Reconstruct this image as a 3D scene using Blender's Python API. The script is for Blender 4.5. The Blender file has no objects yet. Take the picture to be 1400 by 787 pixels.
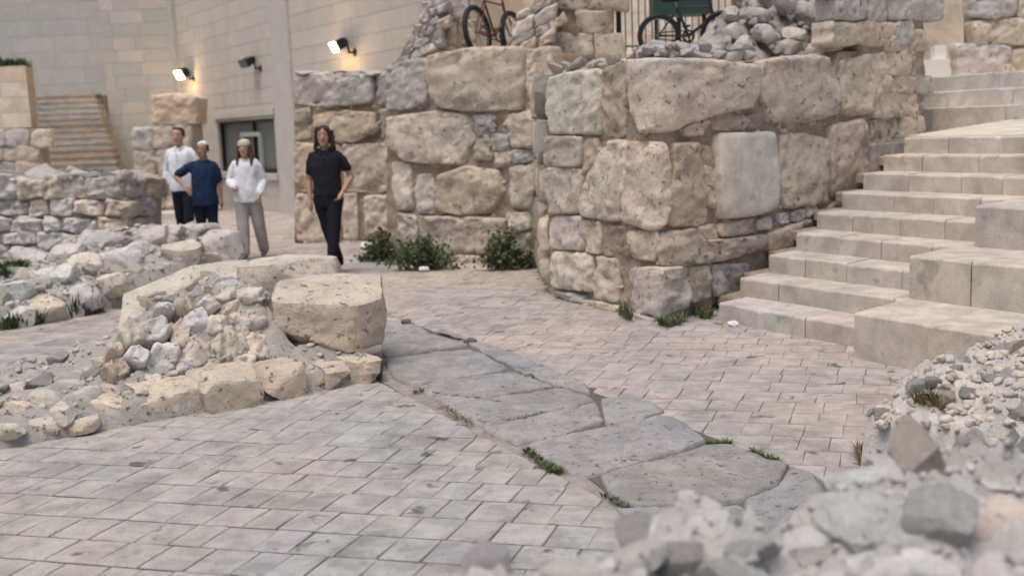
import bpy, math, random
import numpy as np
from mathutils import Vector, Matrix, noise

random.seed(7)
SC = bpy.context.scene
COL = SC.collection
RAD = math.radians

# ------------------------------------------------------------------ camera
CAM_H, FOC = 1.68, 1500.0            # eye height; focal length for a 1400 px wide frame
PITCH, ROLL = math.atan(221 / 1500), RAD(2.2)
F_ = Vector((0, math.cos(PITCH), -math.sin(PITCH)))
U0 = Vector((0, math.sin(PITCH), math.cos(PITCH)))
R0 = Vector((1, 0, 0))
R_ = R0 * math.cos(ROLL) - U0 * math.sin(ROLL)
U_ = R0 * math.sin(ROLL) + U0 * math.cos(ROLL)
CPOS = Vector((0, 0, CAM_H))
cam = bpy.data.cameras.new('camera')
cam.sensor_width = 36.0
cam.lens = 36.0 * FOC / 1400
cam.clip_start, cam.clip_end = 0.05, 1000
cam.dof.use_dof = True
cam.dof.focus_distance = 6.0
cam.dof.aperture_fstop = cam.lens / 1000 / 0.020
camo = bpy.data.objects.new('camera', cam)
COL.objects.link(camo)
M = Matrix((R_, U_, -F_)).transposed().to_4x4()
M.translation = CPOS
camo.matrix_world = M
SC.camera = camo

# ------------------------------------------------------------------ light
SUN_EL, SUN_AZ = RAD(71), RAD(212)    # azimuth clockwise from +Y: high, behind the camera
w = bpy.data.worlds.new('World')
SC.world = w
w.use_nodes = True
nt = w.node_tree
sky = nt.nodes.new('ShaderNodeTexSky')
sky.sky_type = 'NISHITA'
sky.sun_disc = False
sky.sun_elevation = SUN_EL
sky.sun_rotation = SUN_AZ
sky.dust_density = 6.0
sky.air_density = 1.0
sky.ozone_density = 0.6
bg = nt.nodes['Background']
nt.links.new(sky.outputs[0], bg.inputs[0])
bg.inputs[1].default_value = 0.12
sl = bpy.data.lights.new('sun', 'SUN')
sl.energy = 1.1
sl.angle = RAD(32)
sl.color = (1.0, 0.95, 0.89)
so = bpy.data.objects.new('sun', sl)
COL.objects.link(so)
sdir = Vector((math.sin(SUN_AZ) * math.cos(SUN_EL), math.cos(SUN_AZ) * math.cos(SUN_EL), math.sin(SUN_EL)))
so.rotation_euler = sdir.to_track_quat('Z', 'Y').to_euler()
so.location = sdir * 50
vs = SC.view_settings
vs.view_transform, vs.look, vs.exposure, vs.gamma = 'Standard', 'None', 0.30, 1.0

# ------------------------------------------------------------------ projection helpers (measure positions in the place)
def ray(px, py):
    return F_ + R_ * ((px - 700) / FOC) + U_ * ((393.5 - py) / FOC)
def G(px, py, z=0.0):
    d = ray(px, py)
    t = (z - CAM_H) / d.z
    return CPOS + d * t
def D(px, py, y):
    d = ray(px, py)
    return CPOS + d * (y / d.y)
def az(deg):
    return Vector((math.sin(RAD(deg)), math.cos(RAD(deg)), 0))

class Plane:
    """vertical wall face through a point, running along azimuth deg"""
    def __init__(s, p, deg, lean=0.0):
        s.o = Vector((p[0], p[1], 0)); s.d = az(deg)
        n = Vector((s.d.y, -s.d.x, 0))
        if n.dot(Vector((s.o.x, s.o.y, 0))) > 0: n = -n
        s.n = (n + Vector((0, 0, lean))).normalized()
    def __call__(s, px, py):
        d = ray(px, py)
        t = (s.o - CPOS).dot(s.n) / d.dot(s.n)
        return CPOS + d * t, s.n
    def s_of(s, p): return (p - s.o).dot(s.d)
    def pt(s, a, z, off=0.0):
        return s.o + s.d * a + Vector((0, 0, z)) + s.n * off

# ------------------------------------------------------------------ object helpers
ORG = {}
def tag(o, label=None, cat=None, group=None, kind=None):
    if label: o['label'] = label
    if cat: o['category'] = cat
    if group: o['group'] = group
    if kind: o['kind'] = kind
    return o
def thing(name, label, cat, loc=(0, 0, 0), rz=0.0, group=None, kind=None):
    o = bpy.data.objects.new(name, None)
    o.empty_display_size = 0.2
    COL.objects.link(o)
    o.location = loc
    o.rotation_euler = (0, 0, rz)
    ORG[o.name] = Vector(loc)
    return tag(o, label, cat, group, kind)
def mesh(name, v, f, mat=None, smooth=True):
    me = bpy.data.meshes.new(name)
    me.from_pydata([tuple(p) for p in v], [], f)
    if mat: me.materials.append(mat)
    if smooth: me.polygons.foreach_set('use_smooth', [True] * len(me.polygons))
    me.update()
    return me
def link(name, me, parent=None, loc=(0, 0, 0), color=None, kind=None, label=None):
    o = bpy.data.objects.new(name, me)
    COL.objects.link(o)
    if parent: o.parent = parent
    o.location = loc
    if color: o.color = (*color, 1)
    if kind: o['kind'] = kind
    if label: o['label'] = label
    return o
def add(name, v, f, mat, parent=None, color=None, smooth=True, kind=None, label=None, cat=None, base=False):
    """v in world coordinates; the object's origin goes to its own middle (or its base)"""
    a = np.array([tuple(p) for p in v], dtype=float)
    c = (a.min(0) + a.max(0)) / 2
    if base: c[2] = a[:, 2].min()
    po = ORG.get(parent.name, Vector((0, 0, 0))) if parent else Vector((0, 0, 0))
    o = link(name, mesh(name, (a - c).tolist(), f, mat, smooth), parent, Vector(c) - po, color, kind, label)
    ORG[o.name] = Vector(c)
    if cat: o['category'] = cat
    return o
class MB:
    """collects geometry in world coordinates"""
    def __init__(s): s.v = []; s.f = []
    def put(s, v, f):
        n = len(s.v); s.v += [tuple(p) for p in v]; s.f += [tuple(i + n for i in q) for q in f]
    def box(s, c, size, rz=0.0, mat=None):
        hx, hy, hz = size[0] / 2, size[1] / 2, size[2] / 2
        m = (Matrix.Rotation(rz, 3, 'Z') if mat is None else mat)
        v = [Vector(c) + m @ Vector((x * hx, y * hy, z * hz)) for x in (-1, 1) for y in (-1, 1) for z in (-1, 1)]
        s.put(v, [(0, 1, 3, 2), (4, 6, 7, 5), (0, 4, 5, 1), (2, 3, 7, 6), (0, 2, 6, 4), (1, 5, 7, 3)])
    def prism(s, plan, z0, z1):
        n = len(plan)
        a = sum(plan[i][0] * plan[(i + 1) % n][1] - plan[(i + 1) % n][0] * plan[i][1] for i in range(n))
        if a < 0: plan = plan[::-1]
        v = [(p[0], p[1], z0) for p in plan] + [(p[0], p[1], z1) for p in plan]
        s.put(v, [tuple(range(n))[::-1], tuple(range(n, 2 * n))] + [(i, (i + 1) % n, n + (i + 1) % n, n + i) for i in range(n)])
    def tube(s, pts, rad, seg=8, cap=True):
        pts = [Vector(p) for p in pts]
        rad = [rad] * len(pts) if isinstance(rad, (int, float)) else rad
        v = []; f = []
        for i, p in enumerate(pts):
            t = (pts[min(i + 1, len(pts) - 1)] - pts[max(i - 1, 0)]).normalized()
            x = t.orthogonal().normalized() if i == 0 else (px_ - t * px_.dot(t)).normalized()
            px_ = x; y = t.cross(x)
            for k in range(seg):
                a = 2 * math.pi * k / seg
                v.append(p + (x * math.cos(a) + y * math.sin(a)) * rad[i])
        for i in range(len(pts) - 1):
            for k in range(seg):
                f.append((i * seg + k, i * seg + (k + 1) % seg, (i + 1) * seg + (k + 1) % seg, (i + 1) * seg + k))
        if cap:
            f.append(tuple(range(seg))[::-1]); f.append(tuple(range((len(pts) - 1) * seg, len(pts) * seg)))
        s.put(v, f)
    def done(s, name, mat, parent=None, color=None, smooth=False, kind=None, label=None, cat=None, base=False):
        return add(name, s.v, s.f, mat, parent, color, smooth, kind, label, cat, base)

# ------------------------------------------------------------------ materials
def nodes(name):
    m = bpy.data.materials.new(name); m.use_nodes = True
    t = m.node_tree; b = t.nodes['Principled BSDF']
    return m, t, b
def N(t, typ, **kw):
    n = t.nodes.new(typ)
    for k, v in kw.items():
        if k.startswith('i_'):
            n.inputs[int(k[2:])].default_value = v
        else: setattr(n, k, v)
    return n
def mixc(t, fac, a, b, mode='MIX'):
    n = t.nodes.new('ShaderNodeMix'); n.data_type = 'RGBA'; n.blend_type = mode
    for sock, val in ((n.inputs[0], fac), (n.inputs[6], a), (n.inputs[7], b)):
        if isinstance(val, (int, float)): sock.default_value = val
        elif isinstance(val, tuple): sock.default_value = (*val, 1) if len(val) == 3 else val
        else: t.links.new(val, sock)
    return n.outputs[2]
def ramp(t, src, lo, hi, a=0.0, b=1.0):
    n = t.nodes.new('ShaderNodeMapRange'); n.interpolation_type = 'SMOOTHSTEP'
    t.links.new(src, n.inputs[0])
    for i, v in enumerate((lo, hi, a, b)): n.inputs[1 + i].default_value = v
    return n.outputs[0]
def noise_(t, vec, scale, detail=5.0, rough=0.6, dist=0.0):
    n = t.nodes.new('ShaderNodeTexNoise')
    n.inputs['Scale'].default_value = scale; n.inputs['Detail'].default_value = detail
    n.inputs['Roughness'].default_value = rough; n.inputs['Distortion'].default_value = dist
    t.links.new(vec, n.inputs['Vector'])
    return n.outputs['Fac']
def math_(t, op, a, b):
    n = t.nodes.new('ShaderNodeMath'); n.operation = op
    for s, v in ((n.inputs[0], a), (n.inputs[1], b)):
        if isinstance(v, (int, float)): s.default_value = v
        else: t.links.new(v, s)
    return n.outputs[0]

def stone_mat(name, lichen=0.45, warm=0.35, pits=0.5, bump=0.5, scale=1.0, world_stain=0.0, island=0.10, lich_col=(0.13, 0.125, 0.115), warm_col=(0.40, 0.24, 0.13), mott=(.80, 1.15), pit_scale=22, pit_lo=.34, pit_col=(0.10, 0.085, 0.07), cracks=0.0):
    """limestone: the object's own tint, grain, pits, rusty patches and grey weathering"""
    m, t, b = nodes(name)
    tc = N(t, 'ShaderNodeTexCoord'); oi = N(t, 'ShaderNodeObjectInfo'); ge = N(t, 'ShaderNodeNewGeometry')
    off = N(t, 'ShaderNodeVectorMath', operation='SCALE')
    comb = N(t, 'ShaderNodeCombineXYZ')
    rnd = math_(t, 'ADD', oi.outputs['Random'], ge.outputs['Random Per Island'])
    for k, f in enumerate((1.0, 1.7, 2.3)): t.links.new(math_(t, 'MULTIPLY', rnd, f), comb.inputs[k])
    t.links.new(comb.outputs[0], off.inputs[0]); off.inputs['Scale'].default_value = 37.0
    av = N(t, 'ShaderNodeVectorMath', operation='ADD')
    t.links.new(tc.outputs['Object'], av.inputs[0]); t.links.new(off.outputs[0], av.inputs[1])
    V = av.outputs[0]
    n1 = noise_(t, V, 2.6 * scale, 6, 0.6, 0.4)
    n2 = noise_(t, V, 9 * scale, 8, 0.72, 0.3)
    n3 = noise_(t, V, 3.4 * scale, 5, 0.6, 1.2)
    n4 = noise_(t, V, 55 * scale, 5, 0.75)
    n5 = noise_(t, V, pit_scale * scale, 6, 0.7)
    col = mixc(t, 1.0, oi.outputs['Color'], mixc(t, ramp(t, n1, 0.3, 0.72), (mott[0],) * 3, (mott[1],) * 3), 'MULTIPLY')
    col = mixc(t, 1.0, col, mixc(t, n4, (0.66,) * 3, (1.34,) * 3), 'MULTIPLY')
    isl = N(t, 'ShaderNodeMapRange'); t.links.new(ge.outputs['Random Per Island'], isl.inputs[0])
    isl.inputs[3].default_value = 1 - island; isl.inputs[4].default_value = 1 + island
    hsv = N(t, 'ShaderNodeHueSaturation'); t.links.new(isl.outputs[0], hsv.inputs['Value']); t.links.new(col, hsv.inputs['Color'])
    col = hsv.outputs[0]
    col = mixc(t, math_(t, 'MULTIPLY', ramp(t, n3, 0.52, 0.74), warm), col, warm_col)
    col = mixc(t, math_(t, 'MULTIPLY', ramp(t, n2, 0.53, 0.70), lichen), col, lich_col)
    pit = ramp(t, n5, pit_lo + .03, pit_lo - .06)
    col = mixc(t, math_(t, 'MULTIPLY', pit, pits), col, pit_col)
    if cracks:
        wv = N(t, 'ShaderNodeVectorMath', operation='ADD'); nn = N(t, 'ShaderNodeTexNoise'); nn.inputs['Scale'].default_value = 5; nn.inputs['Detail'].default_value = 5
        t.links.new(V, nn.inputs['Vector']); sc_ = N(t, 'ShaderNodeVectorMath', operation='SCALE'); sc_.inputs['Scale'].default_value = .35
        t.links.new(nn.outputs['Color'], sc_.inputs[0]); t.links.new(V, wv.inputs[0]); t.links.new(sc_.outputs[0], wv.inputs[1])
        vo = N(t, 'ShaderNodeTexVoronoi', feature='DISTANCE_TO_EDGE'); vo.inputs['Scale'].default_value = 2.6; t.links.new(wv.outputs[0], vo.inputs['Vector'])
        cr_ = math_(t, 'MULTIPLY', ramp(t, vo.outputs['Distance'], .030, .0), ramp(t, n3, .50, .64))
        col = mixc(t, math_(t, 'MULTIPLY', cr_, cracks), col, (.12, .09, .07))
    if world_stain:
        w1 = noise_(t, ge.outputs['Position'], 2.3, 7, 0.72, 0.2)
        w2 = noise_(t, ge.outputs['Position'], 5.2, 3, 0.5, 0.4)
        w0 = noise_(t, ge.outputs['Position'], 0.55, 3, 0.5, 0.3)
        col = mixc(t, math_(t, 'MULTIPLY', ramp(t, w1, 0.50, 0.68), world_stain * 0.6), col, (0.16, 0.15, 0.145))
        col = mixc(t, math_(t, 'MULTIPLY', ramp(t, w2, 0.63, 0.72), world_stain), col, (0.09, 0.085, 0.085))
        col = mixc(t, 1.0, col, mixc(t, ramp(t, w0, 0.35, 0.65), (0.9, 0.93, 0.96), (1.07, 1.03, 0.99)), 'MULTIPLY')
    t.links.new(col, b.inputs['Base Color'])
    b.inputs['Roughness'].default_value = 0.88
    b.inputs['Specular IOR Level'].default_value = 0.25
    h = math_(t, 'ADD', math_(t, 'MULTIPLY', n2, 0.9), math_(t, 'MULTIPLY', n4, 0.22))
    h = math_(t, 'SUBTRACT', h, math_(t, 'MULTIPLY', pit, 0.5))
    bp = N(t, 'ShaderNodeBump'); bp.inputs['Strength'].default_value = bump; bp.inputs['Distance'].default_value = 0.035
    t.links.new(h, bp.inputs['Height']); t.links.new(bp.outputs[0], b.inputs['Normal'])
    return m
def plain_mat(name, col, rough=0.6, metal=0.0, var=0.12, scale=12.0, bump=0.0, spec=0.4, use_obj=False):
    m, t, b = nodes(name)
    tc = N(t, 'ShaderNodeTexCoord')
    n1 = noise_(t, tc.outputs['Object'], scale, 5, 0.6)
    base = col
    if use_obj: base = N(t, 'ShaderNodeObjectInfo').outputs['Color']
    c = mixc(t, 1.0, base, mixc(t, n1, (1 - var,) * 3, (1 + var,) * 3), 'MULTIPLY')
    t.links.new(c, b.inputs['Base Color'])
    b.inputs['Roughness'].default_value = rough; b.inputs['Metallic'].default_value = metal
    b.inputs['Specular IOR Level'].default_value = spec
    if bump:
        bp = N(t, 'ShaderNodeBump'); bp.inputs['Strength'].default_value = bump; bp.inputs['Distance'].default_value = 0.02
        t.links.new(n1, bp.inputs['Height']); t.links.new(bp.outputs[0], b.inputs['Normal'])
    return m
def leaf_mat(name, col, dark):
    m, t, b = nodes(name)
    ge = N(t, 'ShaderNodeNewGeometry')
    t.links.new(mixc(t, ge.outputs['Random Per Island'], dark, col), b.inputs['Base Color'])
    b.inputs['Roughness'].default_value = 0.65
    return m
def emit_mat(name, col, s):
    m, t, b = nodes(name)
    b.inputs['Base Color'].default_value = (0.9, 0.88, 0.8, 1)
    b.inputs['Emission Color'].default_value = (*col, 1); b.inputs['Emission Strength'].default_value = s
    return m

MAT = dict(
    wall=stone_mat('ancient_limestone', 0.55, 0.38, 0.62, 1.1, 1.3, world_stain=0.22, lich_col=(0.27, 0.245, 0.215), warm_col=(0.46, 0.32, 0.21), mott=(.90, 1.10), pit_scale=11, pit_lo=.37, pit_col=(.17, .135, .105), cracks=.35),
    rubble=stone_mat('rubble_limestone', 0.40, 0.15, 0.6, 0.9, 1.8, lich_col=(0.27, 0.26, 0.245), mott=(.85, 1.12), pit_scale=14, pit_lo=.37, pit_col=(.16, .15, .135)),
    ruin=stone_mat('weathered_limestone', 0.42, 0.16, 0.65, 1.0, 1.6, lich_col=(0.28, 0.265, 0.245), mott=(.85, 1.12), pit_scale=12, pit_lo=.38, pit_col=(.17, .155, .135)),
    mortar=stone_mat('lime_mortar', 0.50, 0.30, 0.7, 1.0, 2.6, lich_col=(0.26, 0.24, 0.21), pit_scale=12, pit_lo=.37, pit_col=(.18, .155, .13)),
    paver=stone_mat('paving_limestone', 0.30, 0.06, 0.5, 0.5, 2.4, world_stain=0.85, island=0.07, pit_scale=12, pit_lo=.36, pit_col=(.19, .18, .17)),
    slab=stone_mat('old_flagstone', 0.40, 0.05, 0.6, 0.9, 2.0, world_stain=0.3, pit_scale=14, pit_lo=.37),
    step=stone_mat('step_limestone', 0.25, 0.10, 0.25, 0.3, 1.6, island=0.05, world_stain=0.30),
    dirt=stone_mat('joint_dirt', 0.45, 0.25, 0.6, 0.8, 2.5, lich_col=(0.07, 0.065, 0.05)),
    ashlar=stone_mat('sawn_ashlar', 0.04, 0.03, 0.02, 0.08, 0.6, island=0.015, mott=(.93, 1.05)),
    ochre=stone_mat('ochre_ashlar', 0.06, 0.35, 0.1, 0.2, 0.8, warm_col=(0.5, 0.30, 0.15)),
    dark_metal=plain_mat('dark_metal', (0.03, 0.032, 0.036), 0.45, 0.6),
    grey_metal=plain_mat('grey_metal', (0.22, 0.22, 0.22), 0.5, 0.5),
    rubber=plain_mat('tyre_rubber', (0.018, 0.018, 0.02), 0.8),
    tint=plain_mat('painted', (0.5, 0.5, 0.5), 0.5, use_obj=True),
    cloth=plain_mat('cloth', (0.5, 0.5, 0.5), 0.9, var=0.18, scale=7.0, bump=0.5, spec=0.1, use_obj=True),
    skin=plain_mat('skin', (0.5, 0.3, 0.2), 0.55, var=0.06, use_obj=True),
    hair=plain_mat('hair', (0.03, 0.02, 0.015), 0.6, var=0.5, scale=40, bump=0.8, use_obj=True),
    leaf=leaf_mat('leaves', (0.10, 0.135, 0.06), (0.035, 0.06, 0.028)),
    grass=leaf_mat('grass_blades', (0.13, 0.15, 0.07), (0.05, 0.07, 0.03)),
    dry=leaf_mat('dry_grass', (0.26, 0.22, 0.10), (0.12, 0.10, 0.05)),
    glass=plain_mat('dark_glass', (0.13, 0.15, 0.14), 0.25, var=0.3, scale=2.0, spec=0.6),
    lamp=emit_mat('lamp_lens', (1.0, 0.80, 0.50), 12.0),
    lamp_off=plain_mat('lamp_lens_off', (0.10, 0.12, 0.15), 0.2),
    white=plain_mat('white_plaster', (0.86, 0.86, 0.86), 0.7, var=0.03),
)

# ------------------------------------------------------------------ stone shapes
def fb(p, s, o, octv=4):
    return noise.fractal(Vector((p[0] * s + o, p[1] * s - o * 0.7, p[2] * s + o * 1.3)), 1.0, 2.0, octv)
def chaikin(p, it=1, r=0.18):
    for _ in range(it):
        q = []
        for i in range(len(p)):
            a, b = Vector(p[i]), Vector(p[(i + 1) % len(p)])
            q += [a.lerp(b, r), a.lerp(b, 1 - r)]
        p = q
    return [Vector(x) for x in p]
def resample(p, n):
    L = [0.0]
    m = len(p)
    for i in range(m): L.append(L[-1] + (p[(i + 1) % m] - p[i]).length)
    out = []; j = 0
    for k in range(n):
        d = L[-1] * k / n
        while L[j + 1] < d: j += 1
        t = (d - L[j]) / max(L[j + 1] - L[j], 1e-9)
        out.append(p[j % m].lerp(p[(j + 1) % m], t))
    return out
LEV = {12: (0, .12, .24, .36, .48, .59, .69, .78, .86, .92, .96, .985, 1), 6: (0, .30, .58, .80, .93, .98, 1), 8: (0, .19, .37, .54, .70, .83, .925, .98, 1)}
def patch(surf, poly, bulge=0.06, back=0.2, rough=0.02, prof=26, n=44, wob=1.6, rd=0.06, it=1, grow=2.2, tilt=.08, chip=1.0):
    """a stone that sits in a face: outline poly, worn edges, rough front standing proud of the face"""
    seed = random.uniform(0, 90)
    xs_ = [p_[0] for p_ in poly]; ys_ = [p_[1] for p_ in poly]; big = (max(xs_) - min(xs_)) * (max(ys_) - min(ys_)) > 2200
    H = 12 if (big and n >= 28) else (8 if n >= 28 else 6); lev = LEV[H]; per = 8 * H; bulge *= .72
    b = resample(chaikin([Vector((x, y)) for x, y in poly], it, rd), per)
    c = sum(b, Vector((0, 0))) / per
    P0, N0 = surf(c.x, c.y)
    tl = Vector((random.uniform(-1, 1), random.uniform(-1, 1), random.uniform(-1, 1)))
    bb = []
    for q in b:
        k = noise.noise(Vector((q.x * 0.07 + seed, q.y * 0.07, seed))) * wob + noise.noise(Vector((q.x * 0.2 + seed, q.y * 0.2, seed))) * wob * 0.6
        bb.append(q + (q - c).normalized() * (k + grow))
    def vert(q, off, r):
        P, Nn = surf(q.x, q.y)
        k = fb(P, 4, seed) * rough * 1.2 + (abs(fb(P, 8, seed, 3)) - .25) * rough * 1.3 + fb(P, 20, seed, 3) * rough * 0.5
        k += ((P - P0).dot(tl)) * tilt
        e = fb(P, 3.4, seed + 31, 4); k -= max(0.0, e - .18) * rough * 3.2 * chip                     # eroded hollows
        if r > .62: k -= max(0.0, fb(P, 7.5, seed + 57, 3) + .05) * rough * 3.0 * chip * ((r - .62) / .38)  # broken edges
        return P + Nn * (off + k * (0.6 + 0.4 * (1 - r ** 6)))
    v = []; f = []; m = 2 * H + 1; edge = {}
    def per_index(i, j):           # place on the rim of a square ring, 0..1, counter clockwise
        x, y = i - H, j - H; R = max(abs(x), abs(y))
        if R == 0: return 0, 0.0
        if y == -R and x < R: t = x + R
        elif x == R and y < R: t = 2 * R + y + R
        elif y == R and x > -R: t = 4 * R + R - x
        else: t = 6 * R + R - y
        return R, t / (8 * R)
    for i in range(m):
        for j in range(m):
            R, t = per_index(i, j); r = lev[R]
            u = t * per; k0 = int(u) % per; q = bb[k0].lerp(bb[(k0 + 1) % per], u - int(u))
            if R == H: edge[int(round(u)) % per] = len(v)
            v.append(vert(c + (q - c) * r, bulge * max(0.0, 1 - r ** prof) ** 0.5, r))
    for i in range(m - 1):
        for j in range(m - 1): f.append((i * m + j, (i + 1) * m + j, (i + 1) * m + j + 1, i * m + j + 1))
    n0 = len(v)
    for q in bb:
        P, Nn = surf(q.x, q.y); v.append(P - Nn * back)
    for k in range(per): f.append((edge[k], n0 + k, n0 + (k + 1) % per, edge[(k + 1) % per]))
    h = m // 2
    e = (Vector(v[h * m + m - 2]) - Vector(v[h * m + h])).cross(Vector(v[m + h]) - Vector(v[h * m + h]))
    if e.dot(N0) < 0: f = [q[::-1] for q in f]
    return v, f
def cube_grid(n):
    vid = {}; v = []; f = []
    def vv(p):
        k = tuple(round(x * 1000) for x in p)
        if k not in vid: vid[k] = len(v); v.append(p)
        return vid[k]
    for ax in range(3):
        for sg in (-1, 1):
            for i in range(n):
                for j in range(n):
                    q = []
                    for di, dj in ((0, 0), (1, 0), (1, 1), (0, 1)):
                        p = [0, 0, 0]; p[ax] = sg
                        p[(ax + 1) % 3] = -1 + 2 * (i + di) / n; p[(ax + 2) % 3] = -1 + 2 * (j + dj) / n
                        q.append(vv(tuple(p)))
                    f.append(tuple(q) if sg > 0 else tuple(q[::-1]))
    return np.array(v, float), f
def rock(seed, n=6, sq=0.55, cuts=9, rough=0.07, lo=0.62, hi=0.95):
    """a broken stone inside the unit cube"""
    rs = np.random.RandomState(seed)
    p, f = cube_grid(n)
    s = p / np.linalg.norm(p, axis=1)[:, None]
    p = s * (1 - sq) + p * sq
    for _ in range(cuts):
        d = rs.normal(size=3); d /= np.linalg.norm(d)
        c = rs.uniform(lo, hi) * (1 + 0.35 * sq)
        over = np.maximum(0, p @ d - c)
        p = p - np.outer(over, d) * 0.95
    out = []
    for q in p:
        L = np.linalg.norm(q) + 1e-6
        k = fb(q, 1.1, seed * 3.1) * rough + fb(q, 3.2, seed * 1.7, 3) * rough * 0.5
        out.append(q * (1 + k / L))
    return np.array(out), f
TEMPL = [mesh('stone', *[(r[0].tolist(), r[1]) for r in [rock(40 + k, 8, 0.35 + 0.10 * (k % 5), 13, 0.05, .42, .78)]][0], None) for k in range(12)]
for me_ in TEMPL: me_.set_sharp_from_angle(angle=RAD(24))
LOW = [rock(140 + k, 2, 0.5, 7, 0.06, .5, .85) for k in range(8)]
MIDR = [rock(240 + k, 3, 0.5, 10, 0.07, .45, .8) for k in range(8)]
_tm = {}
def templ(k, mat):
    key = (k, mat.name)
    if key not in _tm:
        me = TEMPL[k].copy(); me.materials.append(mat); _tm[key] = me
    return _tm[key]
def put_rock(parent, loc, size, mat, color, rot=None, name='stone', k=None):
    """a loose or bedded stone sharing one of the twelve shapes"""
    o = link(name, templ(random.randrange(12) if k is None else k, mat), parent, Vector(loc) - ORG.get(parent.name, Vector((0, 0, 0))), color)
    o.scale = [s / 2 for s in size]
    o.rotation_euler = rot if rot else (random.uniform(-.5, .5), random.uniform(-.5, .5), random.uniform(0, 6.28))
    return o
def boulder(parent, loc, size, mat, color, rot=(0, 0, 0), seed=1, sq=0.75, cuts=8, n=12, rough=0.06, name='boulder', label=None):
    p, f = rock(seed, n, sq, cuts + 4, rough, 0.56, 0.95)
    me = mesh(name, (p * np.array(size) / 2).tolist(), f, mat); me.set_sharp_from_angle(angle=RAD(26))
    o = link(name, me, parent, Vector(loc) - ORG.get(parent.name, Vector((0, 0, 0))), color)
    o.rotation_euler = rot
    if label: o['label'] = label
    return o
def scatter_mesh(name, spots, mat, parent, color, shapes=None, kind='stuff'):
    """many small stones joined: spots = (loc, (sx,sy,sz))"""
    V = []; Fc = []; n = 0
    shapes = shapes or LOW
    for loc, size in spots:
        p, f = shapes[random.randrange(len(shapes))]
        m = np.array(Matrix.Rotation(random.uniform(0, 6.28), 3, 'Z') @ Matrix.Rotation(random.uniform(-.7, .7), 3, 'X'))
        q = (p * np.array(size) / 2) @ m.T + np.array(loc)
        V.append(q); Fc += [tuple(i + n for i in g) for g in f]; n += len(q)
    if not V: return None
    return add(name, np.vstack(V).tolist(), Fc, mat, parent, color, True, kind)
def inside(poly, x, y):
    r = False; j = len(poly) - 1
    for i in range(len(poly)):
        xi, yi = poly[i]; xj, yj = poly[j]
        if (yi > y) != (yj > y) and x < (xj - xi) * (y - yi) / (yj - yi) + xi: r = not r
        j = i
    return r
PAL = dict(pale=(0.69, 0.625, 0.545), grey=(0.50, 0.475, 0.44), tan=(0.64, 0.55, 0.45), pink=(0.66, 0.565, 0.475), brown=(0.49, 0.42, 0.345),
           white=(0.68, 0.665, 0.64), orange=(0.61, 0.50, 0.385), red=(0.41, 0.32, 0.275), cool=(0.59, 0.565, 0.53), joint=(0.36, 0.33, 0.305), mortar=(0.43, 0.355, 0.28), wmortar=(0.40, 0.325, 0.25),
           sawn=(0.50, 0.47, 0.425), sawn_grey=(0.44, 0.435, 0.41), bed=(0.43, 0.405, 0.375), steps=(0.50, 0.46, 0.415), paving=(0.395, 0.382, 0.365), rosy=(0.43, 0.385, 0.355), flag=(0.385, 0.375, 0.365))
def tint(k, v=0.06):
    c = PAL[k]; s = 1 + random.uniform(-v, v)
    return tuple(min(0.8, x * s * (1 + random.uniform(-.02, .02))) for x in c)
def anyt(*ks): return tint(random.choice(ks), 0.10)
def core_sheet(name, surf, x0, x1, ytop, ybot, mat, parent, color, off=-0.06, thick=0.3, step=7, amp=0.03):
    """rough mortar face behind the stones of a wall, with thickness"""
    xs = list(np.arange(x0, x1 + 0.1, step)); rows = 2 + int((max(ybot(x) for x in xs) - min(ytop(x) for x in xs)) / step)
    fr = []; bk = []
    for x in xs:
        for j in range(rows):
            y = ytop(x) + (ybot(x) - ytop(x)) * j / (rows - 1)
            P, Nn = surf(x, y)
            fr.append(P + Nn * (off + fb(P, 6, 3.3) * amp + fb(P, 20, 1.3, 3) * amp * .5)); bk.append(P - Nn * thick)
    n = len(fr); nx = len(xs); f = []
    idx = lambda i, j: i * rows + j
    for i in range(nx - 1):
        for j in range(rows - 1):
            q = (idx(i, j), idx(i, j + 1), idx(i + 1, j + 1), idx(i + 1, j))
            f.append(q); f.append(tuple(n + k for k in q[::-1]))
    for i in range(nx - 1):
        for j in (0, rows - 1):
            q = (idx(i, j), idx(i + 1, j), n + idx(i + 1, j), n + idx(i, j)); f.append(q if j == 0 else q[::-1])
    for j in range(rows - 1):
        for i in (0, nx - 1):
            q = (idx(i, j + 1), idx(i, j), n + idx(i, j), n + idx(i, j + 1)); f.append(q if i == 0 else q[::-1])
    return add(name, fr + bk, f, mat, parent, color, True)
def chink(parent, surf, region, polys, count, mat, color, lo=3, hi=8, off=-0.03, name='chinking_rubble'):
    xs = [p[0] for p in region]; ys = [p[1] for p in region]; sp = []
    for _ in range(count):
        x, y = random.uniform(min(xs), max(xs)), random.uniform(min(ys), max(ys))
        if not inside(region, x, y) or any(inside(q, x, y) for q in polys): continue
        P, Nn = surf(x, y); d = P.y / FOC
        s = random.uniform(lo, hi) * d * 2
        sp.append((P + Nn * off, (s, s * random.uniform(.6, 1), s * random.uniform(.5, .9))))
    return scatter_mesh(name, sp, mat, parent, color, MIDR)
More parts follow.
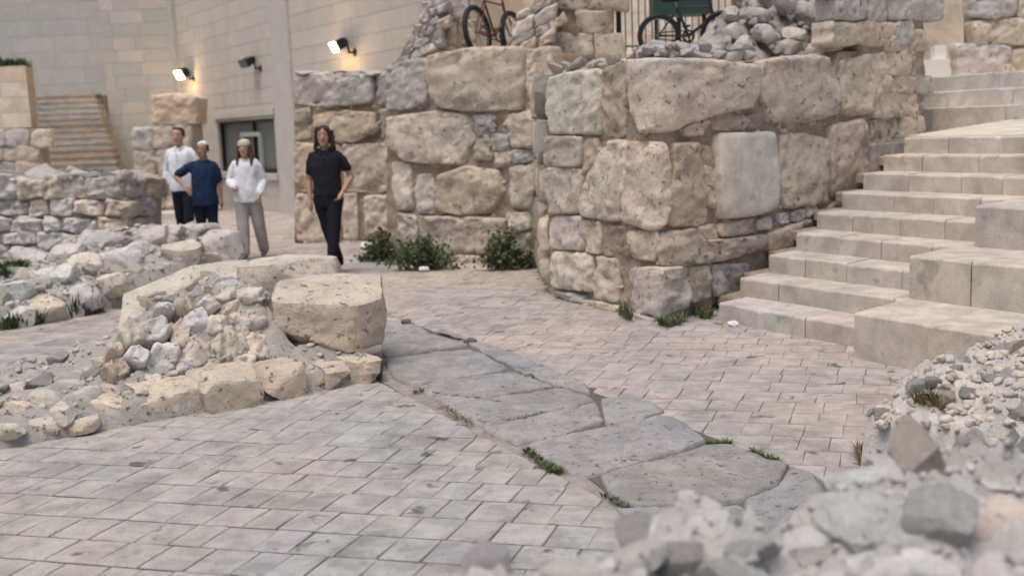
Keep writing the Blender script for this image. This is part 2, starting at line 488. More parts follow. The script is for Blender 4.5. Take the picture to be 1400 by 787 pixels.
def courses(region, hlo, hhi, wlo, whi, jit=2.5, gap=1.5, slope=0.0):
    """irregular courses of stones filling a region: list of quads"""
    xs = [p[0] for p in region]; ys = [p[1] for p in region]; out = []
    y = min(ys)
    while y < max(ys):
        h = random.uniform(hlo, hhi); x = min(xs) - random.uniform(0, wlo)
        while x < max(xs):
            wd = random.uniform(wlo, whi)
            j = lambda: random.uniform(-jit, jit)
            cx, cy = x + wd / 2, y + h / 2 + (x - min(xs)) * slope
            if inside(region, cx, cy):
                s = lambda a: (a - min(xs)) * slope
                out.append([(x + gap + j(), y + gap + j() + s(x)), (x + wd / 2, y + gap + j() * .6 + s(x + wd / 2)), (x + wd - gap + j(), y + gap + j() + s(x + wd)),
                            (x + wd - gap + j(), y + h - gap + j() + s(x + wd)), (x + wd / 2, y + h - gap + j() * .6 + s(x + wd / 2)), (x + gap + j(), y + h - gap + j() + s(x))])
            x += wd
        y += h
    return out

# =================================================================== GROUND AND PAVING
g = add('ground', [(-150, -60, -0.009), (150, -60, -0.009), (150, 200, -0.009), (-150, 200, -0.009)], [(0, 1, 2, 3)], MAT['dirt'], None, PAL['joint'], False, 'structure')
bed = None
AX, BX = az(105), az(19.3)            # the two joint directions of the paving
def clip(poly, p, n):
    """keep the part of a convex plan polygon on the side of p that n points to"""
    out = []
    for i in range(len(poly)):
        a, b = poly[i], poly[(i + 1) % len(poly)]
        da, db = (a - p).dot(n), (b - p).dot(n)
        if da >= 0: out.append(a)
        if (da >= 0) != (db >= 0): out.append(a.lerp(b, da / (da - db)))
    return out
def shrink(poly, d):
    c = sum(poly, Vector((0, 0, 0))) / len(poly)
    return [q - (q - c).normalized() * min(d, (q - c).length * .5) for q in poly]
def area(p):
    return abs(sum(p[i].x * p[(i + 1) % len(p)].y - p[(i + 1) % len(p)].x * p[i].y for i in range(len(p)))) / 2
def paver(poly, z, jz=0.0012, edge=0.011):
    if sum(poly[i].x * poly[(i + 1) % len(poly)].y - poly[(i + 1) % len(poly)].x * poly[i].y for i in range(len(poly))) < 0: poly = poly[::-1]
    n = len(poly)
    top, mid = shrink(poly, edge), shrink(poly, edge * .4)
    tx, ty, dz = random.uniform(-.004, .004), random.uniform(-.004, .004), random.uniform(-jz, jz)
    c = sum(poly, Vector((0, 0, 0))) / n
    zz = lambda q: z + dz + (q.x - c.x) * tx + (q.y - c.y) * ty
    v = [(q.x, q.y, zz(q)) for q in top] + [(q.x, q.y, zz(q) - 0.004) for q in mid] + [(q.x, q.y, z - 0.05) for q in mid]
    f = [tuple(range(n))]
    for k in range(2): f += [(k * n + i, (k + 1) * n + i, (k + 1) * n + (i + 1) % n, k * n + (i + 1) % n) for i in range(n)]
    return v, f
def pave(root, cuts, bounds, near, colors, row=0.243, wlo=0.14, whi=0.24, z=0.0, limit=300, edge=.011, v_=.06):
    """rows of cut stones; cuts = [(point, normal)] half planes; bounds = plan box"""
    (x0, x1), (y0, y1) = bounds
    cells = []
    inv = Matrix(((AX.x, BX.x), (AX.y, BX.y))).inverted()
    cs = [inv @ Vector(q) for q in ((x0, y0), (x1, y0), (x1, y1), (x0, y1))]
    amin, amax = min(c.x for c in cs), max(c.x for c in cs); bmin, bmax = min(c.y for c in cs), max(c.y for c in cs)
    b = math.floor(bmin / row) * row
    while b < bmax:
        a = amin - random.uniform(0, wlo)
        h = row * random.uniform(0.955, 0.97)
        while a < amax:
            wd = random.uniform(wlo, whi)
            j = lambda: random.uniform(-.004, .004)
            sk = random.uniform(-.004, .004)
            poly = [AX * (a + s + j()) + BX * (b + t + j()) for s, t in ((sk, 0), (wd + sk, 0), (wd - sk, h), (-sk, h))]
            a += wd
            for p, n in cuts:
                poly = clip(poly, p, n)
                if len(poly) < 3: break
            if len(poly) >= 3 and area(poly) > 0.006:
                c = sum(poly, Vector((0, 0, 0))) / len(poly)
                if x0 < c.x < x1 and y0 < c.y < y1: cells.append((c, poly))
        b += row
    cells.sort(key=lambda k: k[0].length)
    far = MB()
    for i, (c, poly) in enumerate(cells):
        v, f = paver(poly, z, .0012, edge)
        if i < limit and c.length < near: add('paving_stone', v, f, MAT['paver'], root, tint(random.choice(colors), v_), False)
        else: far.put(v, f)
    if far.v: far.done('far_paving_stones', MAT['paver'], root, PAL[colors[0]], False, 'stuff')
def half(p, q, side):
    """half plane bounded by the line p-q, on the side of the point"""
    d = (q - p).normalized(); n = Vector((-d.y, d.x, 0))
    if (side - p).dot(n) < 0: n = -n
    return (p, n)
def frame_cut(x, y0, y1, side): return half(G(x, y0), G(x, y1), side)

e0, e1 = G(515, 520), G(860, 700)                     # straight edge of the cut paving
mid_l = G(350, 680)
add('paving_bed', [G(-700, 830, -.006), G(1010, 830, -.006), G(516, 517, -.006), G(-500, 560, -.006)], [(0, 1, 2, 3)], MAT['dirt'], None, (.15, .142, .13), False, 'structure')
pl = thing('cut_stone_paving', None, None, kind='structure')
pave(pl, [half(e0, e1, mid_l), half(G(-40, 590), G(515, 500), mid_l)], ((-3.4, 2.0), (3.75, 7.6)), 9, ('paving',), v_=.05, edge=.009)
r0, r1 = G(562, 441), G(1080, 637)                    # right edge of the old street
pr = thing('rosy_stone_paving', None, None, kind='structure')
sideR = G(1000, 500)
pave(pr, [half(r0, r1, sideR)], ((-2.2, 4.8), (3.7, 10.2)), 8.6, ('rosy',), edge=.005, v_=.03)
pf = thing('square_paving', None, None, kind='structure')
sideL = G(300, 560)
pave(pf, [], ((-9.5, 0.6), (10.2, 27)), 0, ('rosy',), 0.30, 0.25, 0.5, -0.002)
pave(pf, [half(r0, r1, sideL)], ((-9.5, -0.5), (9.25, 10.2)), 0, ('rosy',), 0.30, 0.25, 0.5, -0.002)
pave(pf, [half(G(-40, 590), G(515, 500), G(300, 450))], ((-9.5, -1.35), (5.8, 9.25)), 0, ('paving',), 0.30, 0.25, 0.5, -0.002)


# old street: large worn flagstones, each one traced from its corners on the ground
SLABS = [
 [(820, 655), (870, 640), (972, 612), (1005, 613), (1078, 640), (1062, 668), (1010, 690), (930, 696), (872, 697), (838, 683)],
 [(712, 613), (780, 600), (860, 585), (905, 572), (930, 575), (967, 606), (900, 630), (835, 648), (800, 656), (757, 641)],
 [(822, 550), (860, 547), (895, 557), (908, 567), (862, 582), (829, 583)],
 [(659, 590), (765, 567), (815, 556), (825, 581), (778, 596), (708, 611)],
 [(577, 538), (650, 553), (763, 536), (804, 546), (816, 553), (763, 564), (657, 586)],
 [(566, 533), (640, 521), (700, 513), (757, 531), (652, 550), (580, 537)],
 [(703, 510), (745, 507), (800, 529), (806, 542), (768, 533)],
 [(526, 495), (645, 481), (697, 509), (640, 518), (566, 530), (540, 520)],
 [(522, 459), (590, 462), (643, 475), (525, 490)],
 [(519, 441), (556, 443), (588, 459), (522, 456)],
 [(596, 458), (618, 462), (700, 505), (745, 503), (650, 470), (600, 452)],
 [(842, 702), (872, 701), (932, 700), (1012, 694), (1040, 730), (1000, 787), (950, 787)],
 [(1016, 692), (1064, 672), (1082, 644), (1112, 655), (1130, 700), (1080, 760), (1044, 732)],
]
st = thing('old_street', None, None, kind='structure')
add('street_bed', [G(500, 425, -.004), G(560, 425, -.004), G(1105, 645, -.004), G(1000, 800, -.004)], [(0, 1, 2, 3)], MAT['dirt'], None, (.16, .148, .13), False, 'structure')
flat = lambda z: (lambda x, y: (G(x, y, z), Vector((0, 0, 1))))
for i, s in enumerate(SLABS):
    v, f = patch(flat(-0.012), s, 0.046, 0.06, 0.009, 40, 52, 1.2, 0.03, 1, 1.6, .006, .8)
    add('flagstone', v, f, MAT['slab'], st, tint('flag', .05))

# =================================================================== THE BIG ANCIENT WALL WITH ITS CORNER
C0 = G(905, 440)
PML, PMR = Plane(G(760, 405), 153.0, 0.02), Plane(C0, 47, 0.02)
def corner(px, py):
    (Pa, na), (Pb, nb) = PML(px, py), PMR(px, py)
    dt = Pa.y - Pb.y
    P, n, o = (Pa, na, nb) if dt > 0 else (Pb, nb, na)          # outside corner: the farther of the two faces is the real one
    h = max(0.0, 1 - abs(dt) / 0.38); k = h * h * (3 - 2 * h) * 0.5
    d = ray(px, py); P = CPOS + d * ((P.y + h * h * .06) / d.y)   # the arris is worn round
    return P, (n * (1 - k) + o * k).normalized()
wl = thing('ancient_corner_wall', 'tall ancient wall of huge weathered blocks whose corner juts out beside the steps', 'wall', C0)
ST = [  # outline, tint, how far it stands proud
 ([(750, 108), (790, 98), (822, 95), (825, 140), (822, 183), (757, 182), (749, 150)], 'pale', .07),
 ([(827, 94), (856, 84), (857, 130), (857, 186), (826, 186)], 'brown', .04),
 ([(862, 82), (900, 80), (980, 84), (1033, 90), (1036, 118), (1026, 148), (985, 154), (940, 168), (915, 180), (880, 181), (866, 150)], 'pale', .10),
 ([(1043, 85), (1085, 77), (1128, 78), (1140, 110), (1143, 155), (1100, 166), (1048, 168), (1040, 130)], 'tan', .08),
 ([(1150, 84), (1193, 74), (1200, 110), (1190, 155), (1150, 157)], 'tan', .07),
 ([(747, 188), (795, 187), (795, 226), (747, 227)], 'pink', .06),
 ([(746, 231), (796, 230), (797, 289), (752, 291)], 'pink', .06),
 ([(800, 190), (818, 191), (822, 212), (806, 236), (799, 233)], 'orange', .05),
 ([(834, 194), (858, 192), (861, 240), (853, 302), (800, 295), (797, 280), (808, 240)], 'pale', .09),
 ([(862, 194), (910, 196), (915, 250), (911, 305), (895, 314), (857, 303), (859, 250)], 'pink', .10),
 ([(917, 197), (951, 196), (957, 240), (965, 270), (960, 308), (914, 308), (912, 270), (919, 235)], 'orange', .09),
 ([(978, 184), (1055, 181), (1058, 230), (1056, 285), (1010, 296), (980, 298), (976, 240)], 'pale', .10),
 ([(1066, 186), (1098, 183), (1128, 190), (1130, 235), (1125, 278), (1070, 284), (1064, 235)], 'tan', .07),
 ([(1133, 173), (1180, 163), (1184, 220), (1180, 262), (1136, 270), (1132, 230)], 'tan', .07),
 ([(1191, 166), (1224, 161), (1228, 215), (1207, 234), (1190, 232)], 'brown', .05),
 ([(1231, 162), (1258, 159), (1259, 195), (1243, 208), (1230, 212)], 'tan', .06),
 ([(755, 295), (798, 297), (798, 341), (755, 339)], 'pale', .06),
 ([(801, 302), (822, 304), (822, 346), (801, 343)], 'tan', .05),
 ([(825, 306), (860, 312), (862, 350), (826, 348)], 'red', .03),
 ([(863, 315), (898, 317), (903, 330), (897, 356), (866, 351)], 'tan', .06),
 ([(902, 319), (945, 312), (955, 330), (1000, 326), (1040, 320), (1044, 340), (1000, 352), (940, 362), (905, 363), (898, 345)], 'tan', .09),
 ([(950, 311), (974, 308), (980, 324), (957, 328)], 'pale', .04),
 ([(983, 306), (1030, 299), (1032, 316), (984, 323)], 'pink', .04),
 ([(1047, 319), (1085, 307), (1122, 293), (1126, 315), (1085, 335), (1049, 343)], 'tan', .06),
 ([(1036, 301), (1050, 298), (1049, 312), (1037, 314)], 'pale', .05),
 ([(1064, 294), (1076, 291), (1076, 303), (1066, 305)], 'white', .04),
 ([(1082, 290), (1095, 286), (1096, 299), (1083, 302)], 'pale', .05),
 ([(1100, 284), (1112, 281), (1113, 292), (1102, 295)], 'pale', .05),
 ([(758, 343), (810, 348), (812, 398), (760, 391)], 'pale', .08),
 ([(817, 351), (843, 355), (846, 413), (816, 408)], 'tan', .05),
 ([(865, 367), (903, 366), (937, 363), (940, 415), (903, 433), (869, 425)], 'pale', .09),
 ([(941, 365), (965, 362), (968, 404), (943, 414)], 'tan', .05),
 ([(973, 362), (1021, 360), (1028, 380), (1005, 395), (976, 405)], 'grey', .04),
 ([(1126, 284), (1160, 272), (1168, 262), (1166, 276), (1128, 296)], 'tan', .05),
 ([(962, 200), (974, 202), (974, 226), (962, 224)], 'brown', .03), ([(961, 228), (974, 229), (975, 252), (964, 252)], 'pale', .04),
 ([(966, 256), (976, 256), (977, 284), (966, 280)], 'tan', .03), ([(932, 176), (958, 163), (968, 166), (956, 184), (936, 186)], 'pink', .05),
 ([(972, 158), (1010, 155), (1020, 165), (1012, 177), (974, 178)], 'brown', .03), ([(1018, 158), (1036, 156), (1048, 172), (1034, 178), (1022, 176)], 'red', .04),
 ([(762, 398), (800, 404), (800, 414), (764, 406)], 'grey', .08), ([(804, 410), (845, 417), (846, 425), (806, 419)], 'tan', .10), ([(850, 420), (898, 434), (896, 443), (852, 430)], 'grey', .10),
]
polys = [s[0] for s in ST]
TW = [(1142, -30), (1268, -30), (1262, 160), (1192, 160), (1150, 84), (1145, 60)]
for q in courses([(1195, 66), (1264, 20), (1262, 156), (1198, 158)], 22, 34, 20, 40, 3): ST.append((q, random.choice(['tan', 'grey', 'pink']), .05)); polys.append(q)
for q in courses([(1146, -30), (1266, -30), (1264, 58), (1150, 66)], 24, 40, 24, 50, 3): ST.append((q, random.choice(['grey', 'cool', 'pink', 'tan']), .06)); polys.append(q)
for q, c, b in ST:
    smooth_slab = q[0] == (978, 184)
    v, f = patch(corner, q, b * (1.25 if smooth_slab else 1), 0.2, 0.005 if smooth_slab else 0.024, chip=.25 if q[0] == (862, 82) else 1.0, tilt=.02 if q[0] == (862, 82) else .08)
    add('stone_block', v, f, MAT['step' if smooth_slab else 'wall'], wl, (.60, .56, .50) if smooth_slab else tint(c), label='smooth pale upright slab' if smooth_slab else None)
topc = lambda x: 114 - (x - 750) * .1 if x < 860 else (95 if x < 1150 else (70 if x < 1180 else -34))
botc = lambda x: 412 + (x - 750) * .242 if x < 905 else max(150, 450 - (x - 905) * .50)
core_sheet('mortar_core', corner, 748, 1266, lambda x: topc(x), lambda x: botc(x) + 6, MAT['mortar'], wl, PAL['mortar'], -0.014, 0.35, 6, 0.03)
chink(wl, corner, [(750, 100), (860, 85), (1150, 85), (1262, 60), (1262, 160), (1120, 300), (905, 440), (760, 400)], polys, 520, MAT['wall'], PAL['tan'], 3, 8, -0.02)
# the return of the wall behind the corner (left flank) and its backing mass
mb = MB()
a0, b0 = PML(752, 250)[0], PMR(1262, 100)[0]
bk = lambda p, n, d: p - n * d
mb.prism([(bk(a0, PML.n, .25)).xy, (C0 - (PML.n + PMR.n).normalized() * .35).xy, bk(b0, PMR.n, .25).xy, (4.7, 14.5), (0.55, 14.5)], -0.05, 2.12)
mb.done('wall_mass', MAT['mortar'], wl, PAL['brown'])
PSD = Plane(a0, 10)        # the flank that runs back from the left end
mb = MB()
for zz in range(5):
    for k in range(5):
        p = a0 + Vector((0.03, 0.35 + k * 0.5, 0)); p.z = 0.2 + zz * 0.44
        boulder(wl, p, (0.3, 0.48, 0.42), MAT['wall'], anyt('brown', 'grey', 'tan'), (0, 0, random.uniform(-.1, .1)), 300 + zz * 5 + k, .8, 7, 5, .06, 'stone_block')
# pale rubble lying along the top
for k in range(46):
    x = 858 + k * 3.9; P, n = corner(x, 84)
    put_rock(wl, Vector((P.x, P.y, 2.27 + random.uniform(-.05, .05))) - n * random.uniform(.0, .45), (random.uniform(.12, .26), random.uniform(.1, .2), random.uniform(.07, .13)), MAT['rubble'], anyt('white', 'pale', 'white'))
for k in range(30):
    x = 752 + (k % 16) * 6.8; P, n = corner(x, 98)
    put_rock(wl, Vector((P.x, P.y, 2.2 + random.uniform(-.04, .04))) - n * random.uniform(.05, .4), (.2, .16, .1), MAT['rubble'], anyt('white', 'pale', 'grey'))

PMM = Plane((0.49, 12.91, 0), -50, 0.02)
wm = thing('ancient_middle_wall', 'ancient block wall set back behind the leafy bushes, with one huge rough block at its top', 'wall', PMM(640, 366)[0])
SM = [
 ([(590, 78), (640, 67), (712, 64), (717, 110), (712, 150), (640, 152), (600, 146), (588, 110)], 'tan', .14),
 ([(530, 92), (560, 83), (584, 81), (585, 140), (560, 148), (532, 150)], 'grey', .07),
 ([(723, 70), (752, 64), (756, 100), (752, 138), (724, 138)], 'tan', .06),
 ([(533, 160), (600, 153), (638, 158), (648, 190), (635, 224), (560, 221), (534, 200)], 'pink', .10),
 ([(694, 157), (748, 150), (750, 190), (735, 202), (700, 200)], 'tan', .08),
 ([(601, 240), (640, 229), (680, 233), (689, 262), (675, 288), (640, 294), (603, 290), (597, 262)], 'orange', .12),
 ([(700, 231), (728, 223), (733, 255), (726, 285), (702, 282)], 'tan', .08),
 ([(538, 223), (562, 225), (566, 285), (543, 286)], 'pale', .08),
 ([(570, 241), (592, 239), (596, 290), (572, 290)], 'pale', .06),
 ([(575, 296), (640, 297), (690, 299), (688, 330), (665, 345), (620, 346), (578, 326)], 'pink', .10),
 ([(694, 293), (722, 291), (727, 312), (700, 318)], 'pink', .06),
 ([(733, 293), (754, 291), (756, 325), (738, 330)], 'pink', .05),
 ([(616, 350), (660, 350), (662, 366), (619, 368)], 'pink', .10),
 ([(545, 292), (569, 294), (571, 330), (548, 330)], 'tan', .06),
 ([(650, 160), (670, 158), (674, 180), (654, 184)], 'grey', .04), ([(672, 184), (694, 186), (696, 206), (676, 206)], 'grey', .04),
 ([(652, 192), (668, 190), (672, 218), (650, 218)], 'brown', .04), ([(676, 210), (698, 208), (698, 226), (680, 227)], 'tan', .04),
 ([(704, 206), (730, 206), (728, 219), (704, 224)], 'grey', .04), ([(695, 322), (726, 318), (728, 345), (700, 350)], 'brown', .05),
 ([(734, 206), (752, 196), (754, 240), (738, 244)], 'brown', .03), ([(738, 250), (755, 248), (756, 286), (740, 286)], 'grey', .03),
 ([(668, 348), (700, 354), (700, 368), (668, 366)], 'tan', .07), ([(706, 354), (752, 336), (756, 360), (710, 369)], 'brown', .06),
 ([(550, 334), (612, 348), (612, 366), (552, 352)], 'tan', .06),
]
pm = [s[0] for s in SM]
for q, c, b in SM:
    v, f = patch(PMM, q, b, 0.2, 0.03); add('stone_block', v, f, MAT['wall'], wm, tint(c))
core_sheet('mortar_core', PMM, 528, 768, lambda x: 96 - (x - 530) * .25 if x < 590 else 72, lambda x: 350 + (x - 528) * .1, MAT['mortar'], wm, PAL['wmortar'], -0.016, 0.6, 6, 0.04)
chink(wm, PMM, [(532, 95), (600, 75), (755, 70), (757, 365), (620, 366), (545, 345)], pm, 320, MAT['wall'], PAL['tan'], 3, 7, -0.03)

PLW = Plane((-2.48, 16.9, 0), -78, 0.02)
wlf = thing('ancient_end_wall', 'ancient flat topped wall of pale blocks just behind the man in black', 'wall', PLW(470, 330)[0])
SL = [
 ([(403, 106), (440, 101), (510, 103), (512, 140), (440, 146), (404, 142)], 'cool', .10), ([(516, 104), (534, 100), (534, 142), (517, 142)], 'grey', .05),
 ([(428, 158), (470, 152), (512, 155), (518, 180), (480, 194), (433, 190)], 'orange', .10),
 ([(404, 152), (424, 150), (426, 190), (405, 190)], 'brown', .05), ([(470, 199), (530, 197), (534, 240), (528, 262), (474, 262)], 'pink', .09),
 ([(470, 267), (488, 265), (490, 326), (470, 328)], 'pale', .06), ([(500, 269), (545, 267), (546, 310), (502, 318)], 'pale', .07),
 ([(404, 196), (466, 200), (468, 260), (406, 260)], 'orange', .07), ([(405, 266), (464, 266), (466, 328), (408, 328)], 'pink', .07),
 ([(522, 150), (548, 152), (548, 192), (524, 190)], 'brown', .05), ([(416, 328), (500, 330), (500, 338), (418, 336)], 'grey', .08),
]
for q, c, b in SL:
    v, f = patch(PLW, q, b, 0.2, 0.03); add('stone_block', v, f, MAT['wall'], wlf, tint(c))
core_sheet('mortar_core', PLW, 402, 556, lambda x: 104, lambda x: 332, MAT['mortar'], wlf, PAL['wmortar'], -0.016, 0.9, 7, 0.04)
chink(wlf, PLW, [(404, 104), (540, 100), (540, 320), (404, 325)], [s[0] for s in SL], 160, MAT['wall'], PAL['tan'], 3, 6)
for k in range(16):
    P, n = PLW(405 + k * 8.4, 100)
    put_rock(wlf, P + Vector((0, 0, .0)) - n * random.uniform(.05, .7), (.4, .35, .12), MAT['rubble'], anyt('white', 'pale', 'cool'), (0, 0, random.uniform(0, 6)))

# terrace on top of the walls
def terr(x, y): return 2.08 + max(0, (math.hypot(x, y) - 9.4)) * 0.085 - .16 * max(0, 1 - abs(x - .62) / .5) * (y < 13.2)
TP = [(0.62, 10.75), (1.32, 9.45), (4.7, 12.5), (7.5, 20.5), (-0.9, 20.0), (-1.2, 14.9), (0.62, 13.0)]
v = []; f = []; nx = 44
for i in range(nx):
    for j in range(nx):
        x, y = -1.6 + 9.4 * i / (nx - 1), 9.2 + 11.6 * j / (nx - 1); v.append((x, y, terr(x, y) + fb((x, y, 0), 2.0, 5) * .03))
for i in range(nx - 1):
    for j in range(nx - 1):
        cx, cy = -1.6 + 9.4 * (i + .5) / (nx - 1), 9.2 + 11.6 * (j + .5) / (nx - 1)
        if inside(TP, cx, cy): f.append((i * nx + j, (i + 1) * nx + j, (i + 1) * nx + j + 1, i * nx + j + 1))
add('terrace', v, f, MAT['dirt'], None, PAL['tan'], True, 'structure')

class Slope:
    """a leaning face: through p, normal n"""
    def __init__(s, p, n): s.o = Vector(p); s.n = Vector(n).normalized()
    def __call__(s, px, py):
        d = ray(px, py); t = (s.o - CPOS).dot(s.n) / d.dot(s.n); return CPOS + d * t, s.n
# rubble heap above the right face
hp = PMR(1090, 82)[0]
SH = Slope(hp - PMR.n * .32, PMR.n * .75 + Vector((0, 0, .66)))
hr = thing('rubble_heap', 'slope of grey broken stones heaped on top of the corner wall', 'rubble heap', (hp.x, hp.y, 2.2))
core_sheet('earth_core', SH, 985, 1210, lambda x: 18 - (x - 985) * .9 if x < 1030 else -34, lambda x: 83, MAT['mortar'], hr, PAL['grey'], -0.1, 0.5, 7, 0.06)
BIG = [(1142, 44, 66, 58), (1100, 22, 48, 30), (1046, 48, 44, 26), (1014, 62, 34, 22), (1074, 66, 40, 22), (1030, 22, 46, 22), (1062, 4, 54, 26), (1120, -6, 54, 30), (1168, 4, 44, 30), (1086, 48, 36, 20), (1002, 44, 28, 24), (1180, 44, 34, 36), (1110, 70, 40, 16), (1160, 78, 46, 18), (1000, 20, 30, 18)]
for i, (x, y, w_, h_) in enumerate(BIG):
    P, n = SH(x, y); d = P.y / FOC
    boulder(hr, P, (w_ * d, w_ * d * .8, h_ * d * 1.15), MAT['rubble'], tint('grey' if i % 3 else 'cool'), (random.uniform(-.3, .3), random.uniform(-.5, .1), random.uniform(0, 6)), 500 + i, .35, 10, 7, .09, 'stone')
for k in range(110):
    x, y = random.uniform(988, 1204), random.uniform(-30, 86)
    if x < 1030 and y < 18 - (x - 985) * .9: continue
    P, n = SH(x, y); s = random.uniform(10, 24) * P.y / FOC
    put_rock(hr, P, (s, s * .8, s * .7), MAT['rubble'], anyt('grey', 'cool', 'grey', 'pale'))

# stumps of wall that stand on the terrace
def stump(name, label, surf, x0, x1, ytop, ybot, cols, hl, wl_, thick=0.7, mat='rubble', cat='wall', slope=0):
    P = surf((x0 + x1) / 2, ybot)[0]
    t = thing(name, label, cat, P)
    yt = ytop if callable(ytop) else (lambda x: ytop)
    core_sheet('mortar_core', surf, x0, x1, yt, lambda x: ybot, MAT['mortar'], t, PAL['mortar'], -0.006, thick, 7, 0.04)
    reg = [(x, yt(x)) for x in np.linspace(x0, x1, 8)] + [(x1, ybot), (x0, ybot)]
    for q in courses(reg, *hl, *wl_, 3, 1.5, slope):
        v, f = patch(surf, q, .06, .15, .035, 12, 24); add('stone_block', v, f, MAT[mat], t, anyt(*cols))
    return t
stump('wall_stump', 'tan square pier of old blocks left of the bar fence, standing on the terrace', Plane((0.85, 13.6, 0), 96), 762, 842, -30, 92, ('tan', 'tan', 'pink'), (32, 44), (34, 60), 0.7, 'wall')
stump('wall_stump', 'narrow tan pier left of the red bicycle on the terrace', Plane((-0.6, 15.4, 0), 92), 604, 642, lambda x: -30, 78, ('tan', 'pale'), (26, 40), (20, 36), .6, 'wall')
stump('rubble_slope', 'ragged grey rubble slope running up leftmost on the terrace, above the flat topped wall', Plane((-1.2, 15.2, 0), -80), 538, 606, lambda x: 96 - (x - 536) * 1.85, 98, ('grey', 'cool', 'pale'), (9, 15), (10, 22), .7, 'rubble', 'rubble heap', -.5)
stump('rubble_slope', 'low tilted heap of grey rubble between red bicycle and tan square pier', Plane((0.4, 13.3, 0), -84), 690, 766, lambda x: max(-30, 66 - (x - 690) * 1.6), 76, ('grey', 'pale', 'tan'), (12, 22), (16, 34), .6, 'rubble', 'rubble heap', -.5)

# =================================================================== STAIRCASE
RISE, RUN = 0.157, 0.385
US, VS = az(48), az(149)
S0 = Vector((1.71, 9.07, 0))
def sp(u, v_, z): return S0 + US * u + VS * v_ + Vector((0, 0, z))
def bar(mbx, u0, u1, v0, v1, z0, z1, bev=0.012):
    """a dressed stone with a worn, slightly chipped front edge, given in the staircase's own directions"""
    nv = max(2, min(16, int((v1 - v0) / .07))); V = []; k = random.uniform(0, 99)
    for i in range(nv + 1):
        v_ = v0 + (v1 - v0) * i / nv; e = 0.006 if i in (0, nv) else 0
        c = max(0.0, noise.noise(Vector((v_ * 3.1, k, z1)))) * .014 + max(0, noise.noise(Vector((v_ * 9, k, 5))) - .25) * .05 + e
        d = noise.noise(Vector((v_ * 1.3, k, 9))) * .004
        for u, z in ((u0 + d, z0), (u0 + d, z1 - bev - c), (u0 + d + (bev + c) * .35, z1 - (bev + c) * .35), (u0 + d + bev + c, z1), (u1, z1), (u1, z0)): V.append(sp(u, v_, z))
    F2 = [(0, 1, 2, 3, 4, 5), tuple(nv * 6 + q for q in (5, 4, 3, 2, 1, 0))]
    for i in range(nv):
        for q in range(6): F2.append((i * 6 + q, (i + 1) * 6 + q, (i + 1) * 6 + (q + 1) % 6, i * 6 + (q + 1) % 6))
    mbx.put(V, F2)
LST = 1.62
sr = thing('stone_staircase', 'broad stone staircase climbing along the ancient wall to the bright landing', 'staircase', S0)
for i in range(9):
    z0 = i * RISE; u0 = i * RUN; a = 0.0 + random.uniform(-.05, .03)
    end = LST + 0.36
    first = True
    while a < end - 0.1:
        b_ = min(end, a + random.uniform(.38, .62))
        if end - b_ < .2: b_ = end
        m_ = MB(); jz = random.uniform(-.003, .003); ju = random.uniform(-.006, .006)
        bar(m_, u0 + ju, u0 + RUN + .25, a + .0025, b_ - .0025, z0 - .12, z0 + RISE + jz, 0.012)
        m_.done('step_stone', MAT['step'], sr, tint('steps', .035))
        a = b_
# landing beyond, running to the right
def ramp_slab(u0, u1, v0, v1, za, zb, th=.3):
    m2 = MB(); V = [sp(u, v_, z - k) for k in (th, 0) for u, z in ((u0, za), (u1, zb)) for v_ in (v0, v1)]
    m2.put(V, [(0, 1, 3, 2), (4, 6, 7, 5), (0, 4, 5, 1), (2, 3, 7, 6), (0, 2, 6, 4), (1, 5, 7, 3)]); return m2
ramp_slab(8 * RUN + .645, 6.45, -.4, LST + .3, 9 * RISE - .002, 1.53).done('landing_slab', MAT['step'], sr, tint('pale'))
ramp_slab(8 * RUN + .02, 6.45, LST + .36, 6.0, 9 * RISE - .004, 1.53).done('landing_slab', MAT['step'], sr, tint('pale'))
# big seat-high blocks to the right, two risers each
for k, vx in enumerate((1.66, 1.66, 1.80)):
    u0 = 2 * k * RUN - .30; a = vx; z1 = 2 * (k + 1) * RISE + .006
    wds = [(.62, .9, .9, .8, .9), (.52, .55, .8, .8, .9, .8), (.9, .8, .9, .9)][k]
    for wd in wds:
        m_ = MB(); bar(m_, u0 + random.uniform(-.012, .012), 2 * (k + 1) * RUN + .1 - .30, a + .004, a + wd - .004, -.05 if k == 0 else 2 * k * RISE - .1, z1 + random.uniform(-.006, .004), .014)
        o = m_.done('seat_block', MAT['step'], sr, tint('steps', .04))
        a += wd
m_ = MB(); bar(m_, 6 * RUN - .3, 8 * RUN + .01, LST + .31, 6.0, .5, 8 * RISE - .1); m_.done('stair_mass', MAT['step'], sr, tint('grey'))
# fill between stairs and wall
m_ = MB()
for i in range(9): bar(m_, i * RUN, 9 * RUN, -.34, -.005, -.05 if i == 0 else i * RISE - .12, i * RISE - .03)
m_.done('stair_core', MAT['mortar'], sr, PAL['brown'])
# upper flight
ur = thing('upper_steps', 'short upper flight of three wide grey steps beyond the landing', 'staircase', sp(6.3, 1.5, 1.45))
for i in range(3):
    a = -2.6
    while a < 5:
        b_ = a + random.uniform(.7, 1.1); m_ = MB(); bar(m_, 6.3 + i * .42, 6.3 + i * .42 + .7, a + .003, b_ - .003, 1.3 + i * .215, 1.49 + (i + 1) * .215, .012)
        m_.done('step_stone', MAT['step'], ur, anyt('grey', 'cool', 'pale')); a = b_
m_ = MB(); bar(m_, 7.5, 16, -4, 8, 1.0, 2.11); up = m_.done('upper_pavement', MAT['step'], None, tint('pale'), kind='structure')
m_ = MB(); bar(m_, 3.0, 6.4, -3.2, -.3, 0, 1.35); m_.done('stair_mass', MAT['mortar'], ur, tint('grey'))

